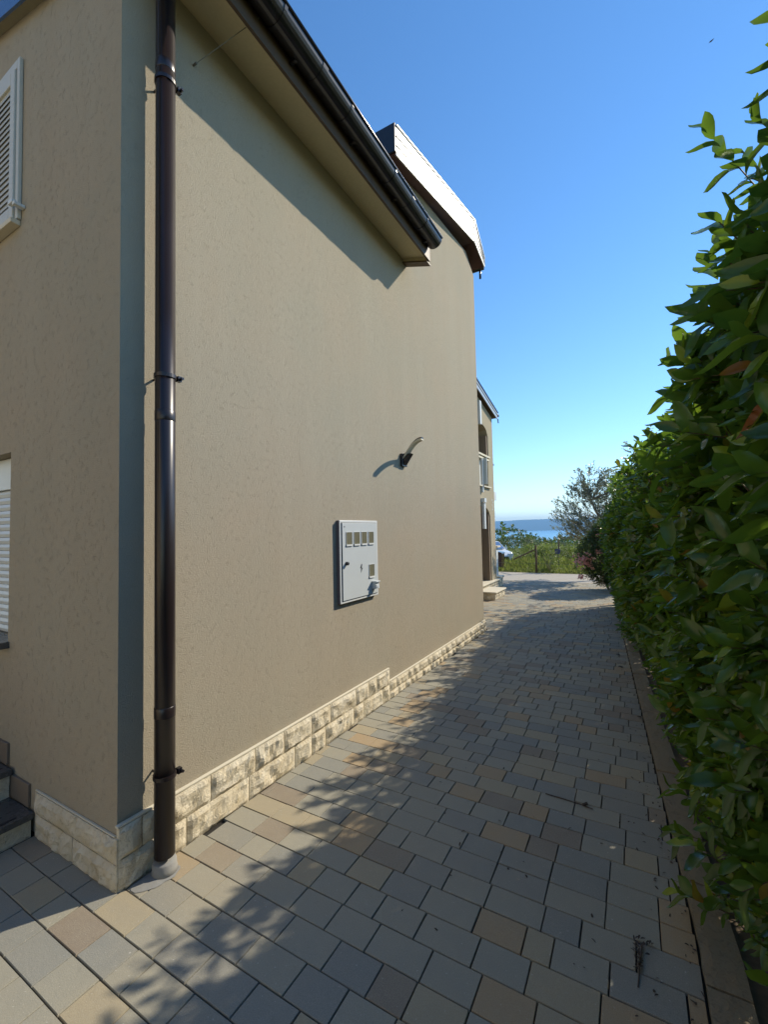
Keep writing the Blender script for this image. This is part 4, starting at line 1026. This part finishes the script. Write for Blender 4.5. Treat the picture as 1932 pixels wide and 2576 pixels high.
# ------------------------------------------------------------------ small litter and a bird
lit = thing('fallen_sprig', (-.04, 1.87, 0), 'withered brown sprig lying on the shaded pavers near the kerb', 'sprig')
n_ = 46; t_ = rng.uniform(0, 1, n_); P = np.stack([-.045+.012*t_+rng.normal(size=n_)*.010*(t_+.3), 1.78+.14*t_, .004+rng.uniform(0, .012, n_)], 1)
np_o = leaves_mesh('dead_leaves', P, np.stack([rng.normal(size=n_)*.5, np.ones(n_)*.6, rng.normal(size=n_)*.2+.1], 1), np.stack([rng.normal(size=n_)*.5, rng.normal(size=n_)*.3, np.ones(n_)], 1), np.full(n_, .020), np.full(n_, .007), M['dry'], lit, TF)
part('stalk', M['dry'], lit, lambda mb: mb.tube([(-.045, 1.73, .003), (-.04, 1.80, .006), (-.03, 1.90, .006)], .0025, 5))
tw = thing('fallen_twig', (-.33, 2.69, 0), 'thin dry twig lying across the pavers in the hedge shade', 'twig')
part('stick', M['dry'], tw, lambda mb: (mb.tube([(-.50, 2.70, .004), (-.40, 2.69, .006), (-.31, 2.685, .005), (-.25, 2.67, .006)], .003, 5), mb.tube([(-.30, 2.685, .006), (-.28, 2.70, .012)], .008, 6)))
n_ = 420; y_ = rng.uniform(.9, 9.5, n_); y_[:60] = rng.uniform(1.2, 4, 60)
x_ = np.array([kx(a) for a in y_])-np.abs(rng.normal(size=n_))*.09+.02; x_[::4] -= rng.uniform(0, 1.1, len(x_[::4]))
tag(leaves_mesh('leaf_litter', np.stack([x_, y_, np.full(n_, .004)], 1), np.stack([rng.normal(size=n_), rng.normal(size=n_), rng.normal(size=n_)*.12], 1), np.stack([rng.normal(size=n_)*.2, rng.normal(size=n_)*.2, np.ones(n_)], 1),
    rng.uniform(.006, .022, n_), rng.uniform(.003, .009, n_), M['dry'], None, TF), 'crumbs of dry leaf scattered on the pavers below the hedge', 'leaf litter', kind='stuff')
for (x_, y_, s_, lb) in ((-.235, 5.95, .05, 'small dark crumpled leaf on the pavers far along the kerb'), (-.20, 5.45, .055, 'dark curled leaf lying against the kerb below the hedge'), (-.52, 5.9, .03, 'tiny dark leaf in the middle of the shaded paving'), (-.03, 4.1, .035, 'brown leaf on the paving halfway along the kerb')):
    o = leaves_mesh('fallen_leaf', np.array([[x_, y_, .006], [x_+.01, y_, .012]]), np.array([[1., .3, .15], [.8, -.4, .3]]), np.array([[0, 0, 1.], [.3, 0, 1.]]), np.array([s_, s_*.8]), np.array([s_*.5, s_*.4]), M['dry'], None, TF)
    tag(o, lb, 'leaf')
mb = MB()
bc = CAMP+(FWD+RGT*((1790-966)/F_PX)-UPV*((103-1288)/F_PX))*22
def bv(a, b, c): return tuple(Vector(bc)+RGT*a+UPV*b+FWD*c)
mb.add([bv(-.10, -.05, 0), bv(.11, .06, 0), bv(.01, .03, -.02), bv(.02, -.03, .02), bv(-.02, .05, .16), bv(.06, -.02, -.16)], [(0, 2, 1), (0, 1, 3), (0, 3, 2), (1, 2, 3), (2, 4, 3), (2, 5, 3)])
tag(mb.build('bird', M['dry']), 'tiny dark bird flying high in the blue sky', 'bird')

# ------------------------------------------------------------------ air
mb = MB(); mb.box(-14300, 14300, -60, 14400, SEA_Z-8, 330)
hz = mb.build('haze', M['wire']); hz.data.materials.clear()
hm = bpy.data.materials.new('haze_air'); hm.use_nodes = True; hn = hm.node_tree; hn.nodes.clear()
ho = hn.nodes.new('ShaderNodeOutputMaterial'); pv = hn.nodes.new('ShaderNodeVolumePrincipled')
pv.inputs['Color'].default_value = (0.30, 0.62, 1.0, 1); pv.inputs['Density'].default_value = 0.00011; pv.inputs['Anisotropy'].default_value = 0.0
hn.links.new(pv.outputs[0], ho.inputs['Volume']); hz.data.materials.append(hm)
tag(hz, 'thin blue air between the viewer and the distant hills', 'haze', kind='stuff')
